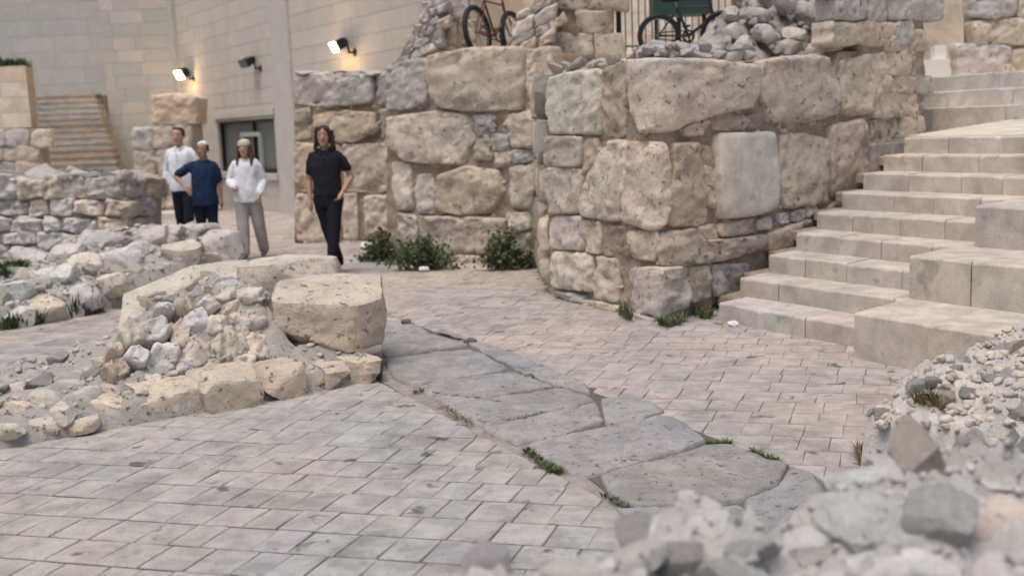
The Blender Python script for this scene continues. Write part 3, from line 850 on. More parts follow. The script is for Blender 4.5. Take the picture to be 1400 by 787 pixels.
# =================================================================== RUINED WALL CORES
class Mound:
    """a low ruined core: runs from p0 to p1, w metres deep to the side of 'side', height h(s, w) with s in 0..1"""
    def __init__(s, p0, p1, depth, side, h, amp=0.04):
        s.p0 = Vector((p0[0], p0[1], 0)); d = Vector((p1[0], p1[1], 0)) - s.p0
        s.L = d.length; s.d = d / s.L; s.w = Vector((-s.d.y, s.d.x, 0))
        if s.w.dot(Vector((side[0], side[1], 0)) - s.p0) < 0: s.w = -s.w
        s.depth, s.h, s.amp = depth, h, amp
    def z(s, x, y):
        q = Vector((x, y, 0)) - s.p0; a = q.dot(s.d) / s.L; b = q.dot(s.w) / s.depth
        if a < 0 or a > 1 or b < 0 or b > 1: return -1
        return s.hz(a, b, x, y)
    def hz(s, a, b, x, y):
        return s.h(a, b) + fb((x, y, 0), 4, 2.2) * s.amp + fb((x, y, 0), 13, 7.2, 3) * s.amp * .6
    def mesh(s, name, parent, mat, color, step=0.06, kind=None):
        na, nb = int(s.L / step) + 1, int(s.depth / step) + 1; v = []; f = []
        for i in range(na + 1):
            for j in range(nb + 1):
                a, b = i / na, j / nb; p = s.p0 + s.d * (a * s.L) + s.w * (b * s.depth)
                e = i in (0, na) or j in (0, nb)
                v.append((p.x, p.y, -0.05 if e else s.hz(a, b, p.x, p.y)))
        fl = s.d.cross(s.w).z > 0
        for i in range(na):
            for j in range(nb):
                q = (i * (nb + 1) + j, (i + 1) * (nb + 1) + j, (i + 1) * (nb + 1) + j + 1, i * (nb + 1) + j + 1); f.append(q if fl else q[::-1])
        return add(name, v, f, mat, parent, color, True, kind)
    def hit(s, px, py, far=40.0):
        d = ray(px, py); d = d / d.y; t = 1.2; prev = t
        while t < far:
            p = CPOS + d * t
            if p.z < s.z(p.x, p.y): return p
            t += 0.03
        return None
    def stone(s, root, px, py, w, h, mat, color, sq=0.4, deep=0.8, up=0.25, n=7, seed=None, name='stone'):
        p = s.hit(px, py + h * 0.15)
        if p is None: return None
        d = p.y / FOC
        return boulder(root, p + Vector((0, deep * w * d * .12, h * d * up * .3)), (w * d * 1.12, w * d * deep, h * d * 1.2), mat, color, (random.uniform(-.25, .25), random.uniform(-.25, .25), random.uniform(-.5, .5)),
                       seed if seed is not None else random.randrange(9999), sq, 9, n, .07, name)
def sm(x, a, b):
    t = min(1, max(0, (x - a) / (b - a))); return t * t * (3 - 2 * t)
def fill(m, root, n, smin, smax, cols, mat=None, keep=lambda x, y: True, arange=(0, 1), brange=(.03, .97), sink=.15):
    k = 0
    while k < n:
        a, b = random.uniform(*arange), random.uniform(*brange); p = m.p0 + m.d * (a * m.L) + m.w * (b * m.depth); k += 1
        if not keep(a, b): continue
        s_ = random.uniform(smin, smax); put_rock(root, (p.x, p.y, m.z(p.x, p.y) + s_ * (.25 - sink)), (s_ * random.uniform(.9, 1.4), s_ * random.uniform(.8, 1.1), s_ * random.uniform(.55, .9)), mat or MAT['ruin'], anyt(*cols))
def gravel(m, root, n, smin, smax, color, mat, name='small_rubble', arange=(0, 1), brange=(.03, .97)):
    sp_ = []
    for _ in range(n):
        a, b = random.uniform(*arange), random.uniform(*brange); p = m.p0 + m.d * (a * m.L) + m.w * (b * m.depth); s_ = random.uniform(smin, smax)
        sp_.append(((p.x, p.y, m.z(p.x, p.y) + s_ * .05), (s_, s_ * random.uniform(.7, 1), s_ * random.uniform(.5, .8))))
    scatter_mesh(name, sp_, mat, root, color, MIDR)

def skirt(m, root, n, smin, smax, cols, edge, mat):
    for _ in range(n):
        t_ = random.random(); a, b = (edge[1], t_) if edge[0] == 'a' else (t_, edge[1])
        p = m.p0 + m.d * (a * m.L) + m.w * (b * m.depth); zt_ = m.hz(min(.97, max(.03, a)), min(.97, max(.03, b)), p.x, p.y); s_ = random.uniform(smin, smax)
        put_rock(root, (p.x, p.y, random.uniform(.02, max(.05, zt_ - .02))), (s_, s_ * .8, s_ * .7), mat, anyt(*cols))
# nearest ruin on the left
P0, P1 = G(-160, 645), G(520, 519)
def h1(a, b):
    ht = 0.13 + .12 * sm(a, .40, .52) + .20 * sm(a, .52, .66) + .20 * sm(a, .64, .80)
    ht *= 1 - .60 * sm(a, .80, .86)
    face = .15 + max(0, b * 2.0 - .28) * 1.15                     # the leaning front, above the kerb
    return min(ht, face) * (.7 + .3 * sm(b, 0, .05)) * (1 - .75 * sm(b, .86, 1))
R1m = Mound(P0, P1, 2.0, (-3, 9), h1, .05)
r1 = thing('ruined_wall_core', 'low mortared ruin nearest on the left, with a huge flat faced boulder at its end', 'ruined wall', G(345, 548))
R1m.mesh('mortar_core', r1, MAT['ruin'], PAL['bed'], .03)
def bld(root, box, y, ztop, zbot, deep, col, sq, seed, rot=0, mat='ruin', cuts=7, n=14, label=None, rough=.05):
    """a big stone: its left and right limits in the photograph, its distance and its top and bottom heights"""
    a, b = D(box[0], 400, y), D(box[1], 400, y); wd = (b - a).length
    return boulder(root, ((a.x + b.x) / 2, y + deep / 2, (ztop + zbot) / 2), (wd * 1.05, deep, (ztop - zbot) * 1.05), MAT[mat], tint(col), (0, 0, rot), seed, sq, cuts, n, rough, 'stone_block', label)
bld(r1, (364, 510), 7.46, .64, .17, .75, 'tan', .90, 29, .12, 'wall', 3, 22, 'huge flat faced tan boulder at the end of the ruin', .06)
bld(r1, (148, 314), 7.95, .70, .14, .9, 'pale', .8, 22, .12, 'ruin', 4, 18)
bld(r1, (322, 452), 8.15, .73, .20, .8, 'pale', .66, 23, -.1, 'ruin', 8, 14)
for k, (xa, xb, yt, yb) in enumerate([(178, 258, 527, 570), (262, 343, 508, 560), (346, 404, 502, 545), (428, 470, 500, 530), (471, 514, 494, 524), (404, 428, 510, 535)]):
    p = G((xa + xb) / 2, yb - 2); wd = (xb - xa) * p.y / FOC
    boulder(r1, (p.x, p.y + .08, (yb - yt) * p.y / FOC * .50), (wd * 1.06, .34, (yb - yt) * p.y / FOC * 1.06), MAT['wall'], tint('tan' if k % 2 else 'pink'), (0, 0, math.atan2(P1.y - P0.y, P1.x - P0.x)), 700 + k, .92, 1, 12, .07, 'kerb_stone')
dl = (P1 - P0).normalized(); nl = R1m.w
SF = Slope(P0 + nl * .28 + Vector((0, 0, .15)), Vector((0, 0, 1)) - nl * 1.15)
def blob(x, y, w_, h_):
    k = random.uniform(0, 6.28); n = random.choice((4, 5, 5, 6))
    return [(x + w_ * .5 * math.cos(k + 6.28 * i / n) * random.uniform(.95, 1.25), y + h_ * .5 * math.sin(k + 6.28 * i / n) * random.uniform(.95, 1.25)) for i in range(n)]
SETS = [(161, 503, 32, 24), (194, 512, 30, 17), (188, 488, 36, 25), (227, 490, 44, 42), (180, 454, 36, 36), (215, 451, 38, 32), (246, 456, 24, 38), (268, 482, 42, 38), (315, 477, 45, 43), (267, 440, 36, 32), (298, 448, 32, 26), (343, 434, 42, 35), (352, 472, 36, 34),
        (225, 423, 26, 18), (250, 420, 26, 18), (286, 418, 30, 20), (318, 424, 24, 20), (342, 405, 34, 20), (310, 402, 28, 16), (330, 455, 18, 16), (291, 500, 26, 14), (335, 496, 26, 14), (250, 506, 26, 12), (210, 520, 22, 12), (158, 478, 22, 18), (360, 500, 18, 12)]
for x, y, w_, h_ in SETS:
    v, f = patch(SF, blob(x, y, w_, h_), random.uniform(.035, .07), .12, .035, 14, 30, 1.4, .07, tilt=.22)
    add('set_stone', v, f, MAT['ruin'], r1, anyt('pale', 'pale', 'tan', 'white', 'pink'))
for k in range(70):
    x, y = random.uniform(160, 368), random.uniform(405, 512)
    if any(abs(x - q[0]) < q[2] * .55 and abs(y - q[1]) < q[3] * .55 for q in SETS) or x < 330 - (y - 400) * 1.6: continue
    v, f = patch(SF, blob(x, y, random.uniform(9, 16), random.uniform(7, 12)), .04, .1, .025, 12, 20, .8, .08, tilt=.2); add('set_stone', v, f, MAT['ruin'], r1, anyt('pale', 'cool', 'tan'))
for x, y, w_, h_ in [(315, 392, 36, 26), (362, 392, 34, 24), (300, 374, 40, 22), (340, 374, 32, 22), (372, 372, 30, 20), (285, 398, 30, 20),
                     (140, 492, 28, 22), (125, 508, 30, 20), (150, 530, 32, 20), (120, 534, 30, 18), (60, 545, 46, 24), (85, 562, 40, 20), (30, 556, 38, 20), (20, 530, 30, 18), (95, 525, 34, 18), (150, 552, 46, 24), (60, 577, 36, 18), (10, 585, 34, 18), (110, 577, 40, 18)]:
    R1m.stone(r1, x, y, w_ * 1.15, h_ * 1.1, MAT['ruin'], anyt('pale', 'pale', 'tan', 'white', 'cool'), random.uniform(.5, .8), up=-.45)
fill(R1m, r1, 60, .10, .21, ('pale', 'pale', 'cool', 'tan', 'white'), keep=lambda a, b: True, arange=(.66, .80), brange=(.42, .97), sink=.36)
fill(R1m, r1, 16, .08, .18, ('cool', 'cool', 'pale'), arange=(.08, .45))
gravel(R1m, r1, 300, .03, .08, PAL['cool'], MAT['ruin'])

# second ruin behind it
R2m = Mound(D(-150, 450, 9.2), D(326, 345, 12.4), 1.9, (-6, 13), lambda a, b: (.34 + .30 * sm(a, .3, .85)) * (.55 + .45 * sm(b, .03, .35)) * (1 - .6 * sm(b, .85, 1)))
r2 = thing('ruined_wall_core', 'second low rubble ruin on the left with weeds along its foot', 'ruined wall', D(120, 440, 10))
R2m.mesh('mortar_core', r2, MAT['ruin'], PAL['bed'], .05)
for x, y, w_, h_ in [(140, 330, 60, 34), (165, 350, 54, 30), (240, 345, 60, 34), (290, 330, 70, 40), (200, 322, 70, 22), (110, 360, 50, 34), (70, 375, 60, 36), (60, 420, 50, 44), (110, 400, 44, 36), (20, 400, 60, 40), (90, 345, 50, 26), (270, 312, 60, 20), (25, 430, 40, 30), (150, 385, 40, 30), (40, 350, 50, 26), (185, 340, 36, 26), (95, 425, 36, 34), (130, 420, 30, 30), (230, 315, 44, 18)]:
    R2m.stone(r2, x, y, w_, h_, MAT['ruin'], anyt('pale', 'cool', 'white', 'tan'), random.uniform(.5, .8), n=9, up=-.2)
fill(R2m, r2, 170, .10, .26, ('cool', 'pale', 'pale', 'white'), sink=.3)
gravel(R2m, r2, 600, .04, .10, PAL['cool'], MAT['ruin'])

# third ruin: a thick broken wall
PR3 = Plane(D(100, 340, 14.4), 92, 0.06)
r3 = thing('ruined_wall', 'thick broken grey wall at the far left behind two lower ruins, ochre at its right end', 'ruined wall', D(100, 345, 14.4))
y3 = lambda x: 244 - 4 * math.sin(x * .05)
core_sheet('mortar_core', PR3, -70, 176, y3, lambda x: 372, MAT['mortar'], r3, PAL['grey'], -.06, 1.4, 8, .06)
p3 = []
for q in courses([(-66, 246), (172, 242), (172, 366), (-66, 366)], 18, 34, 24, 56, 4, 2):
    p3.append(q); v, f = patch(PR3, q, random.uniform(.05, .14), .2, .05, 9, 28); cx = q[0][0]
    add('stone_block', v, f, MAT['ruin'], r3, anyt('tan', 'orange', 'tan', 'pink') if cx > 118 else anyt('cool', 'pale', 'grey', 'white'))
PE3 = Plane(PR3(174, 300)[0], 4)
for q in courses([(177, 243), (212, 240), (212, 330), (177, 350)], 20, 34, 16, 30, 3, 1.5):
    v, f = patch(PE3, q, .08, .2, .04, 9, 28); add('stone_block', v, f, MAT['wall'], r3, anyt('tan', 'orange', 'brown', 'grey'))
for k in range(70):
    P, n = PR3(random.uniform(-64, 174), 244); s_ = random.uniform(.16, .42)
    put_rock(r3, P - n * random.uniform(-.05, 1.3) + Vector((0, 0, .02)), (s_ * 1.3, s_, s_ * .5), MAT['ruin'], anyt('cool', 'pale', 'white', 'grey'))

# rubble-concrete block on the right, in front of the seat blocks
R4m = Mound((1.60, 5.02), (4.3, 7.75), 1.7, (3, 4.5), lambda a, b: .42 * (1 - .35 * sm(b, .5, 1)) * (.80 + .20 * sm(b, 0, .12)) * (.55 + .45 * sm(a, 0, .07)), .07)
r4 = thing('rubble_concrete_stub', 'low stub of pale rubble concrete at the right, against the lowest seat high block', 'ruined wall', (1.66, 5.05, 0))
R4m.mesh('mortar_core', r4, MAT['ruin'], PAL['cool'], .03)
fill(R4m, r4, 90, .08, .17, ('white', 'pale', 'cool', 'white'), arange=(0, .75), sink=.30)
gravel(R4m, r4, 2200, .025, .07, PAL['pale'], MAT['ruin'], arange=(0, .9), brange=(.01, .99))
skirt(R4m, r4, 46, .10, .2, ('pale', 'white', 'cool'), ('a', .035), MAT['ruin'])
# foreground rubble wall
R5m = Mound((-.50, 2.13), (2.6, 3.55), 1.2, (1.0, 1.0), lambda a, b: (.765 + .02 * sm(a, .30, .45) - .03 * sm(a, .5, .7)) * (.80 + .2 * sm(b, 0, .16)) * (.85 + .15 * sm(a, 0, .08)), .10)
r5 = thing('foreground_rubble_wall', 'nearest wall top of loose pale rubble, blurred in the bottom right corner', 'ruined wall', (.5, 2.6, 0))
R5m.mesh('mortar_core', r5, MAT['ruin'], tuple(c * .9 for c in PAL['white']), .022)
for i, (x, y, w_, h_) in enumerate([(790, 775, 120, 44), (860, 765, 110, 46), (1330, 720, 170, 90), (1190, 705, 150, 70), (1060, 700, 130, 60), (940, 715, 120, 50), (1180, 650, 140, 50), (1290, 665, 120, 44), (1090, 745, 110, 60), (1240, 770, 150, 60),  (980, 765, 120, 50), (1380, 660, 80, 40), (880, 725, 70, 34), (1010, 680, 80, 34), (1110, 670, 70, 30), (1380, 775, 120, 50), (1240, 640, 120, 40), (1350, 690, 130, 60)]):
    R5m.stone(r5, x, y, w_, h_ * .72, MAT['rubble'], anyt('white', 'white', 'white', 'pale', 'cool'), random.uniform(.35, .65), .8, -.5, 12, 800 + i)
fill(R5m, r5, 80, .07, .20, ('white', 'white', 'white', 'pale', 'cool'), MAT['rubble'], sink=.32)
gravel(R5m, r5, 900, .02, .05, PAL['white'], MAT['rubble'])

# =================================================================== BUILDINGS BEHIND
BW = Plane(G(385, 290), -33)
sS = lambda px, py: BW.s_of(BW(px, py)[0])
zS = lambda px, py: BW(px, py)[0].z
bw = thing('pale_stone_building', 'large pale building of sawn stone courses with a dark shopfront, floodlights on its wall', 'building', BW.pt(0, 0))
def wbox(mbx, s0, s1, z0, z1, o0, o1, pl_=None):
    P = pl_ or BW
    V = [P.pt(s, z, o) for s in (s0, s1) for z in (z0, z1) for o in (o0, o1)]
    mbx.put(V, [(0, 1, 3, 2), (4, 6, 7, 5), (0, 4, 5, 1), (2, 3, 7, 6), (0, 2, 6, 4), (1, 5, 7, 3)])
w0, w1 = sS(299, 195), sS(377, 195); wz0, wz1 = zS(340, 236), zS(340, 160)
l0, l1 = sS(288, 145), sS(371, 145); lz0, lz1 = zS(330, 151), zS(330, 139)
smin, smax = -7.6, 6.9
if w0 > w1: w0, w1 = w1, w0
if l0 > l1: l0, l1 = l1, l0
def masonry(root, P, s0, s1, z0, z1, hh, wlo, whi, holes, cols, mat='ashlar', name='wall_block', proud=.006):
    z = z0
    while z < z1 - .05:
        h = hh
        cuts = [(a, b) for a, b, c, d in holes if z + h * .5 > c and z + h * .5 < d]
        s = s0
        while s < s1 - .02:
            e = min(s1, s + random.uniform(wlo, whi)); nxt = e
            for a, b in cuts:
                if s < a < e: e = a; nxt = b
                elif a <= s < b: e = s; nxt = b
            if e - s > .05:
                m_ = MB(); wbox(m_, s + .003, e - .003, z + .004, z + h - .004, -.02, proud + random.uniform(-.002, .002), P)
                m_.done(name, MAT[mat], root, tint(random.choice(cols), .02))
            s = nxt
        z += h
p0_, p1_ = sS(379, 150), sS(404, 150)
pa, pb = min(p0_, p1_), max(p0_, p1_)
holes = [(w0, w1, wz0, wz1), (l0, l1, lz0, lz1), (pa, pb, -1, 9)]
m_ = MB()
for a, b, c, d in ((smin, w0, -.05, 7), (w1, smax, -.05, 7), (w0, w1, -.05, wz0), (w0, w1, wz1, lz0), (w0, w1, lz1, 7)): wbox(m_, a, b, c, d, -.5, -.005)
wbox(m_, w0, w1, lz0, lz1, -.5, -.12)
m_.done('wall', MAT['ashlar'], bw, PAL['sawn'])
masonry(bw, BW, smin, smax, 0, 5.4, .34, .7, 1.15, holes, ('sawn',))
m_ = MB(); wbox(m_, pa, pb, -.02, 7, -.02, .06); m_.done('pilaster', MAT['ashlar'], bw, tint('sawn', 0))
m_ = MB(); wbox(m_, smax - .35, smax + .05, -.02, 7, -.02, .10); m_.done('pilaster', MAT['ashlar'], bw, tint('sawn_grey', 0))
m_ = MB(); wbox(m_, l0, l1, lz0 + .04, lz1 - .04, -.11, -.07); m_.done('recess_band', plain_mat('dark_grey_band', (.26, .25, .24), .8), bw)  # plain dark grey strip set back in the recess above the shopfront
m_ = MB(); wbox(m_, w0 - .1, w1 + .1, wz1 + .005, lz0 - .02, .0, .06); m_.done('lintel', MAT['ashlar'], bw, tint('sawn', 0))
m_ = MB(); wbox(m_, w0 + .01, w1 - .01, wz0 + .02, wz1 - .01, -.16, -.14); gl = m_.done('window', MAT['glass'], bw)
m_ = MB()
for a, b, c, d in ((w0, w1, wz1 - .12, wz1 - .01), (w0, w1, wz0, wz0 + .1), (w0, w0 + .08, wz0, wz1), (w1 - .08, w1, wz0, wz1)): wbox(m_, a + .002, b - .002, c, d, -.13, -.06)
m_.done('window_frame', MAT['dark_metal'], gl)
# inner pale display frame seen through the shopfront
ia, ib = sS(326, 190), sS(352, 190); ia, ib = min(ia, ib), max(ia, ib); z_a, z_b = zS(338, 230), zS(338, 181)
m_ = MB()
for a, b, c, d in ((ia, ib, z_b - .10, z_b), (ia, ia + .07, z_a, z_b - .1), (ib - .07, ib, z_a, z_b - .1)): wbox(m_, a, b, c, d, -.13, -.05)
m_.done('door_frame', MAT['tint'], gl, (.42, .44, .45))
m_ = MB(); wbox(m_, (w0 * .6 + w1 * .4), (w0 * .6 + w1 * .4) + .05, wz0 + .1, wz1 - .12, -.13, -.07); m_.done('mullion', MAT['dark_metal'], gl)
m_ = MB(); wbox(m_, w0 - .12, w1 + .12, wz0 - .14, wz0 - .01, -.15, .08); m_.done('window_sill', MAT['ashlar'], bw, tint('sawn', 0))
# tower beside it
TB = Plane((-8.8, 29.9, 0), -88)
tb = thing('plain_stone_tower', 'plain pale stone tower block rising between the wide steps and the building with floodlights', 'building', D(190, 260, 29.9))
t0, t1 = TB.s_of(TB(236, 100)[0]), TB.s_of(TB(144, 100)[0])
m_ = MB(); wbox(m_, t0, t1, -.05, 9, -3, -.005, TB); m_.done('wall', MAT['ashlar'], tb, PAL['sawn_grey'])
masonry(tb, TB, t0, t1, 0, 5.78, .34, .6, .95, [], ('sawn', 'sawn_grey', 'sawn_grey'))
# wall far behind the wide steps
RW = Plane((-13, 35, 0), -88)
rw = thing('far_left_building', 'far grey building wall filling the top left corner above the wide steps', 'building', (-13, 35, 0))
q0, q1 = RW.s_of(RW(175, 100)[0]), RW.s_of(RW(-190, 100)[0])
m_ = MB(); wbox(m_, q0, q1, -.05, 11, -.6, -.005, RW); m_.done('wall', MAT['ashlar'], rw, PAL['sawn_grey'])
masonry(rw, RW, q0, q1, 1.5, 7.0, .5, 1.0, 1.6, [], ('sawn_grey',), proud=.005)
# wide steps on the left
ls = thing('wide_stone_steps', 'wide weathered brown steps rising beside the tower at the far left', 'staircase', (-10.5, 26, 0))
for i in range(17):
    y = 24.8 + i * .33; z = .16 * (i + 1) + .25
    xr, xl = -9.15 - (y - 26) * .465, -11.1 - (y - 26) * .51 - .1
    m_ = MB(); m_.prism([(xl, y), (xr, y), (xr, y + .5), (xl, y + .5)], z - .4 if i else -.05, z - .055); m_.prism([(xl, y - .022), (xr + .02, y - .022), (xr + .02, y + .45), (xl, y + .45)], z - .053, z + random.uniform(-.004, .004))
    m_.done('step_stone', MAT['step'], ls, tuple(.86 * c for c in tint(random.choice(('grey', 'grey', 'brown')), .04)))
m_ = MB(); m_.prism([(-13.8, 30.4), (-11.2, 30.4), (-11.2, 34.4), (-13.8, 34.4)], 0, 2.96); m_.done('landing_slab', MAT['step'], ls, tint('tan'))
# ochre planter wall and the stone block under it
ow = thing('ochre_planter_wall', 'ochre stone planter wall with a strip of green on top at the left edge', 'planter', D(0, 260, 24.2))
OP = Plane(D(0, 200, 24.2), 91)
zo = lambda py: OP(10, py)[0].z
o0, o1 = OP.s_of(OP(-90, 130)[0]), OP.s_of(OP(39, 130)[0])
m_ = MB(); wbox(m_, o0, o1, zo(176) + .01, zo(92), -.35, -.005, OP); m_.done('wall', MAT['ochre'], ow, (.52, .40, .29))
masonry(ow, OP, o0, o1, zo(176) + .01, zo(92), .33, .5, .9, [], ('orange', 'tan'), 'ochre', 'wall_block', .012)
OP2 = Plane(D(0, 200, 23.8), 91)
og = thing('grey_stone_pier', 'stout grey stone pier under the ochre planter wall, at the left edge', 'wall', D(20, 260, 23.8))
o2, o3 = OP2.s_of(OP2(-90, 200)[0]), OP2.s_of(OP2(57, 200)[0])
m_ = MB(); wbox(m_, o2, o3 - .02, -.05, zo(178), -.4, -.02, OP2); m_.done('mortar_core', MAT['mortar'], og, PAL['mortar'])
for q in courses([(-88, 178), (57, 178), (57, 285), (-88, 285)], 20, 30, 26, 50, 2.5, 1.5):
    v, f = patch(OP2, q, .06, .15, .03, 10, 20); add('stone_block', v, f, MAT['ruin'], og, anyt('grey', 'cool', 'tan') if q[0][0] < 38 else anyt('orange', 'tan'))
# stacked blocks under the lit lamp
LB = Plane(D(235, 200, 25.0), 93)
lb = thing('stacked_stone_pillar', 'stump of stacked old blocks whose broad top block glows ochre under the small lit lamp', 'pillar', D(230, 260, 25))
for q, c in (([(208, 131), (240, 129), (268, 133), (268, 169), (210, 170)], 'orange'), ([(210, 173), (238, 172), (239, 200), (211, 202)], 'tan'), ([(241, 172), (262, 172), (262, 204), (242, 203)], 'tan'),
             ([(182, 176), (208, 175), (208, 204), (184, 204)], 'cool'), ([(185, 207), (212, 206), (212, 240), (186, 240)], 'tan'), ([(215, 205), (240, 204), (240, 240), (216, 240)], 'tan'), ([(243, 207), (263, 207), (263, 240), (244, 240)], 'grey'), ([(184, 243), (224, 243), (224, 285), (185, 285)], 'tan'), ([(227, 243), (264, 243), (264, 285), (228, 285)], 'pink')):
    v, f = patch(LB, q, .12, .7, .04, 8, 28); add('stone_block', v, f, MAT['ochre'] if c == 'orange' else MAT['wall'], lb, tint(c))
m_ = MB(); b0, b1 = LB.s_of(LB(186, 200)[0]), LB.s_of(LB(262, 200)[0]); wbox(m_, b0, b1, -.05, LB(220, 178)[0].z, -.7, -.03, LB); m_.done('mortar_core', MAT['mortar'], lb, PAL['mortar'])
# low ledge by the feet of the group
m_ = MB(); c = G(232, 300); m_.prism([(c.x - .8, c.y), (c.x + .45, c.y + .1), (c.x + .3, c.y + 1.2), (c.x - .9, c.y + 1.1)], -.03, .12); o = m_.done('stone_ledge', MAT['step'], None, tint('cool')); tag(o, 'low flat stone ledge on the ground beside the man in the white shirt', 'ledge')
# behind the terrace and the upper steps
TBk = Plane((2.6, 19.5, 0), 84)
tw = thing('warm_back_wall', 'warm beige wall seen between the bars of the fence on the terrace', 'wall', (2.6, 19.5, 2.9))
m_ = MB(); wbox(m_, -3.6, 7.2, 2.2, 9, -.4, -.005, TBk); m_.done('wall', MAT['ochre'], tw, (.60, .51, .40))
masonry(tw, TBk, -2.6, 3.0, 2.8, 5.4, .36, .6, 1.0, [], ('pale', 'tan'), 'ochre')
FR = Plane((7.3, 17.2, 0), 84)
fr = thing('far_ancient_wall', 'ancient rough wall beyond the top of the staircase at the right edge', 'wall', D(1360, 105, 17.2))
core_sheet('mortar_core', FR, 1336, 1490, lambda x: -60, lambda x: 128, MAT['mortar'], fr, PAL['mortar'], -.04, .4, 8, .05)
for q in courses([(1338, -60), (1480, -60), (1480, 124), (1338, 124)], 36, 56, 44, 80, 4, 2): v, f = patch(FR, q, .10, .2, .04, 10, 28); add('stone_block', v, f, MAT['wall'], fr, anyt('cool', 'pale', 'tan'))
bb = thing('beige_building', 'plain beige building beyond the upper steps, between the two ancient walls', 'building', D(1290, 100, 23))
BB = Plane(D(1290, 100, 23), 88); m_ = MB(); wbox(m_, -3, 5, 2.0, 9, -1, -.005, BB); m_.done('wall', MAT['ashlar'], bb, PAL['pale'])
masonry(bb, BB, -1.2, 1.8, 2.1, 5.2, .4, .7, 1.1, [], ('pale', 'tan'))
wp = thing('white_plinth', 'bright white low plinth with an upright post at the head of the upper steps', 'plinth', D(1292, 105, 18.5))
WPp = Plane(D(1292, 100, 18.5), 92)
m_ = MB(); a, b = WPp.s_of(WPp(1258, 90)[0]), WPp.s_of(WPp(1319, 90)[0]); wbox(m_, min(a, b), max(a, b), 2.1, WPp(1290, 81)[0].z, -.5, 0, WPp); m_.done('plinth_block', MAT['white'], wp)
m_ = MB(); a, b = WPp.s_of(WPp(1281, 70)[0]), WPp.s_of(WPp(1297, 70)[0]); wbox(m_, min(a, b), max(a, b), WPp(1290, 81)[0].z + .003, WPp(1290, 61)[0].z, -.3, -.1, WPp); m_.done('post', MAT['white'], wp)

# =================================================================== PEOPLE
class Body:
    """closed lofts that are fused into one continuous surface"""
    def __init__(s): s.m = MB()
    def limb(s, pts, seg=12):
        """pts = [(pos, radius)] : a tapered tube with round ends"""
        P = [Vector(p) for p, r in pts]; R = [r for p, r in pts]
        d0 = (P[1] - P[0]).normalized(); d1 = (P[-1] - P[-2]).normalized()
        pp = [P[0] - d0 * R[0] * .9, P[0] - d0 * R[0] * .6] + P + [P[-1] + d1 * R[-1] * .6, P[-1] + d1 * R[-1] * .9]
        rr = [R[0] * .4, R[0] * .8] + R + [R[-1] * .8, R[-1] * .4]
        s.m.tube(pp, rr, seg); return s
    def loft(s, secs, seg=20):
        """secs = [(z, cx, cy, rx, ry)] stacked ellipses"""
        v = []; f = []
        for z, cx, cy, rx, ry in secs:
            for k in range(seg):
                a = 2 * math.pi * k / seg; c, q = math.cos(a), math.sin(a)
                v.append((cx + rx * math.copysign(abs(c) ** .85, c), cy + ry * math.copysign(abs(q) ** .85, q), z))
        for i in range(len(secs) - 1):
            for k in range(seg): f.append((i * seg + k, i * seg + (k + 1) % seg, (i + 1) * seg + (k + 1) % seg, (i + 1) * seg + k))
        f.append(tuple(range(seg))[::-1]); f.append(tuple(range((len(secs) - 1) * seg, len(secs) * seg)))
        s.m.put(v, f); return s
    def ball(s, c, r, seg=12):
        r = (r, r, r) if isinstance(r, (int, float)) else r
        v = []; f = []; n = 8
        for i in range(1, n):
            t = math.pi * i / n
            for k in range(seg):
                a = 2 * math.pi * k / seg; v.append((c[0] + r[0] * math.sin(t) * math.cos(a), c[1] + r[1] * math.sin(t) * math.sin(a), c[2] - r[2] * math.cos(t)))
        for i in range(n - 2):
            for k in range(seg): f.append((i * seg + k, i * seg + (k + 1) % seg, (i + 1) * seg + (k + 1) % seg, (i + 1) * seg + k))
        v += [(c[0], c[1], c[2] - r[2]), (c[0], c[1], c[2] + r[2])]; a = len(v) - 2
        for k in range(seg):
            f.append((a, (k + 1) % seg, k)); f.append((a + 1, (n - 2) * seg + k, (n - 2) * seg + (k + 1) % seg))
        s.m.put(v, f); return s
    def fuse(s, name, mat, parent, color, voxel=.012, smooth=3, label=None, fold=0.0):
        me = mesh(name, s.m.v, s.m.f, mat)
        o = bpy.data.objects.new(name, me); COL.objects.link(o)
        r = o.modifiers.new('r', 'REMESH'); r.mode = 'VOXEL'; r.voxel_size = voxel; r.use_smooth_shade = True
        k = o.modifiers.new('s', 'SMOOTH'); k.factor = .5; k.iterations = smooth
        bpy.context.view_layer.update()
        dg = bpy.context.evaluated_depsgraph_get()
        m2 = bpy.data.meshes.new_from_object(o.evaluated_get(dg))
        bpy.data.objects.remove(o)
        m2.name = name
        if not m2.materials: m2.materials.append(mat)
        if fold:
            for vv in m2.vertices:
                p = vv.co; k = fb((p.x * 1.0, p.y, p.z * .45 + p.x * .35), 13, 3.0 + len(m2.vertices) * .001, 3); k2 = fb((p.x, p.y, p.z), 6, 9.0, 2)
                vv.co = p + vv.normal * (k * fold + k2 * fold * .8)
        m2.polygons.foreach_set('use_smooth', [True] * len(m2.polygons))
        return link(name, m2, parent, (0, 0, 0), color, None, label)
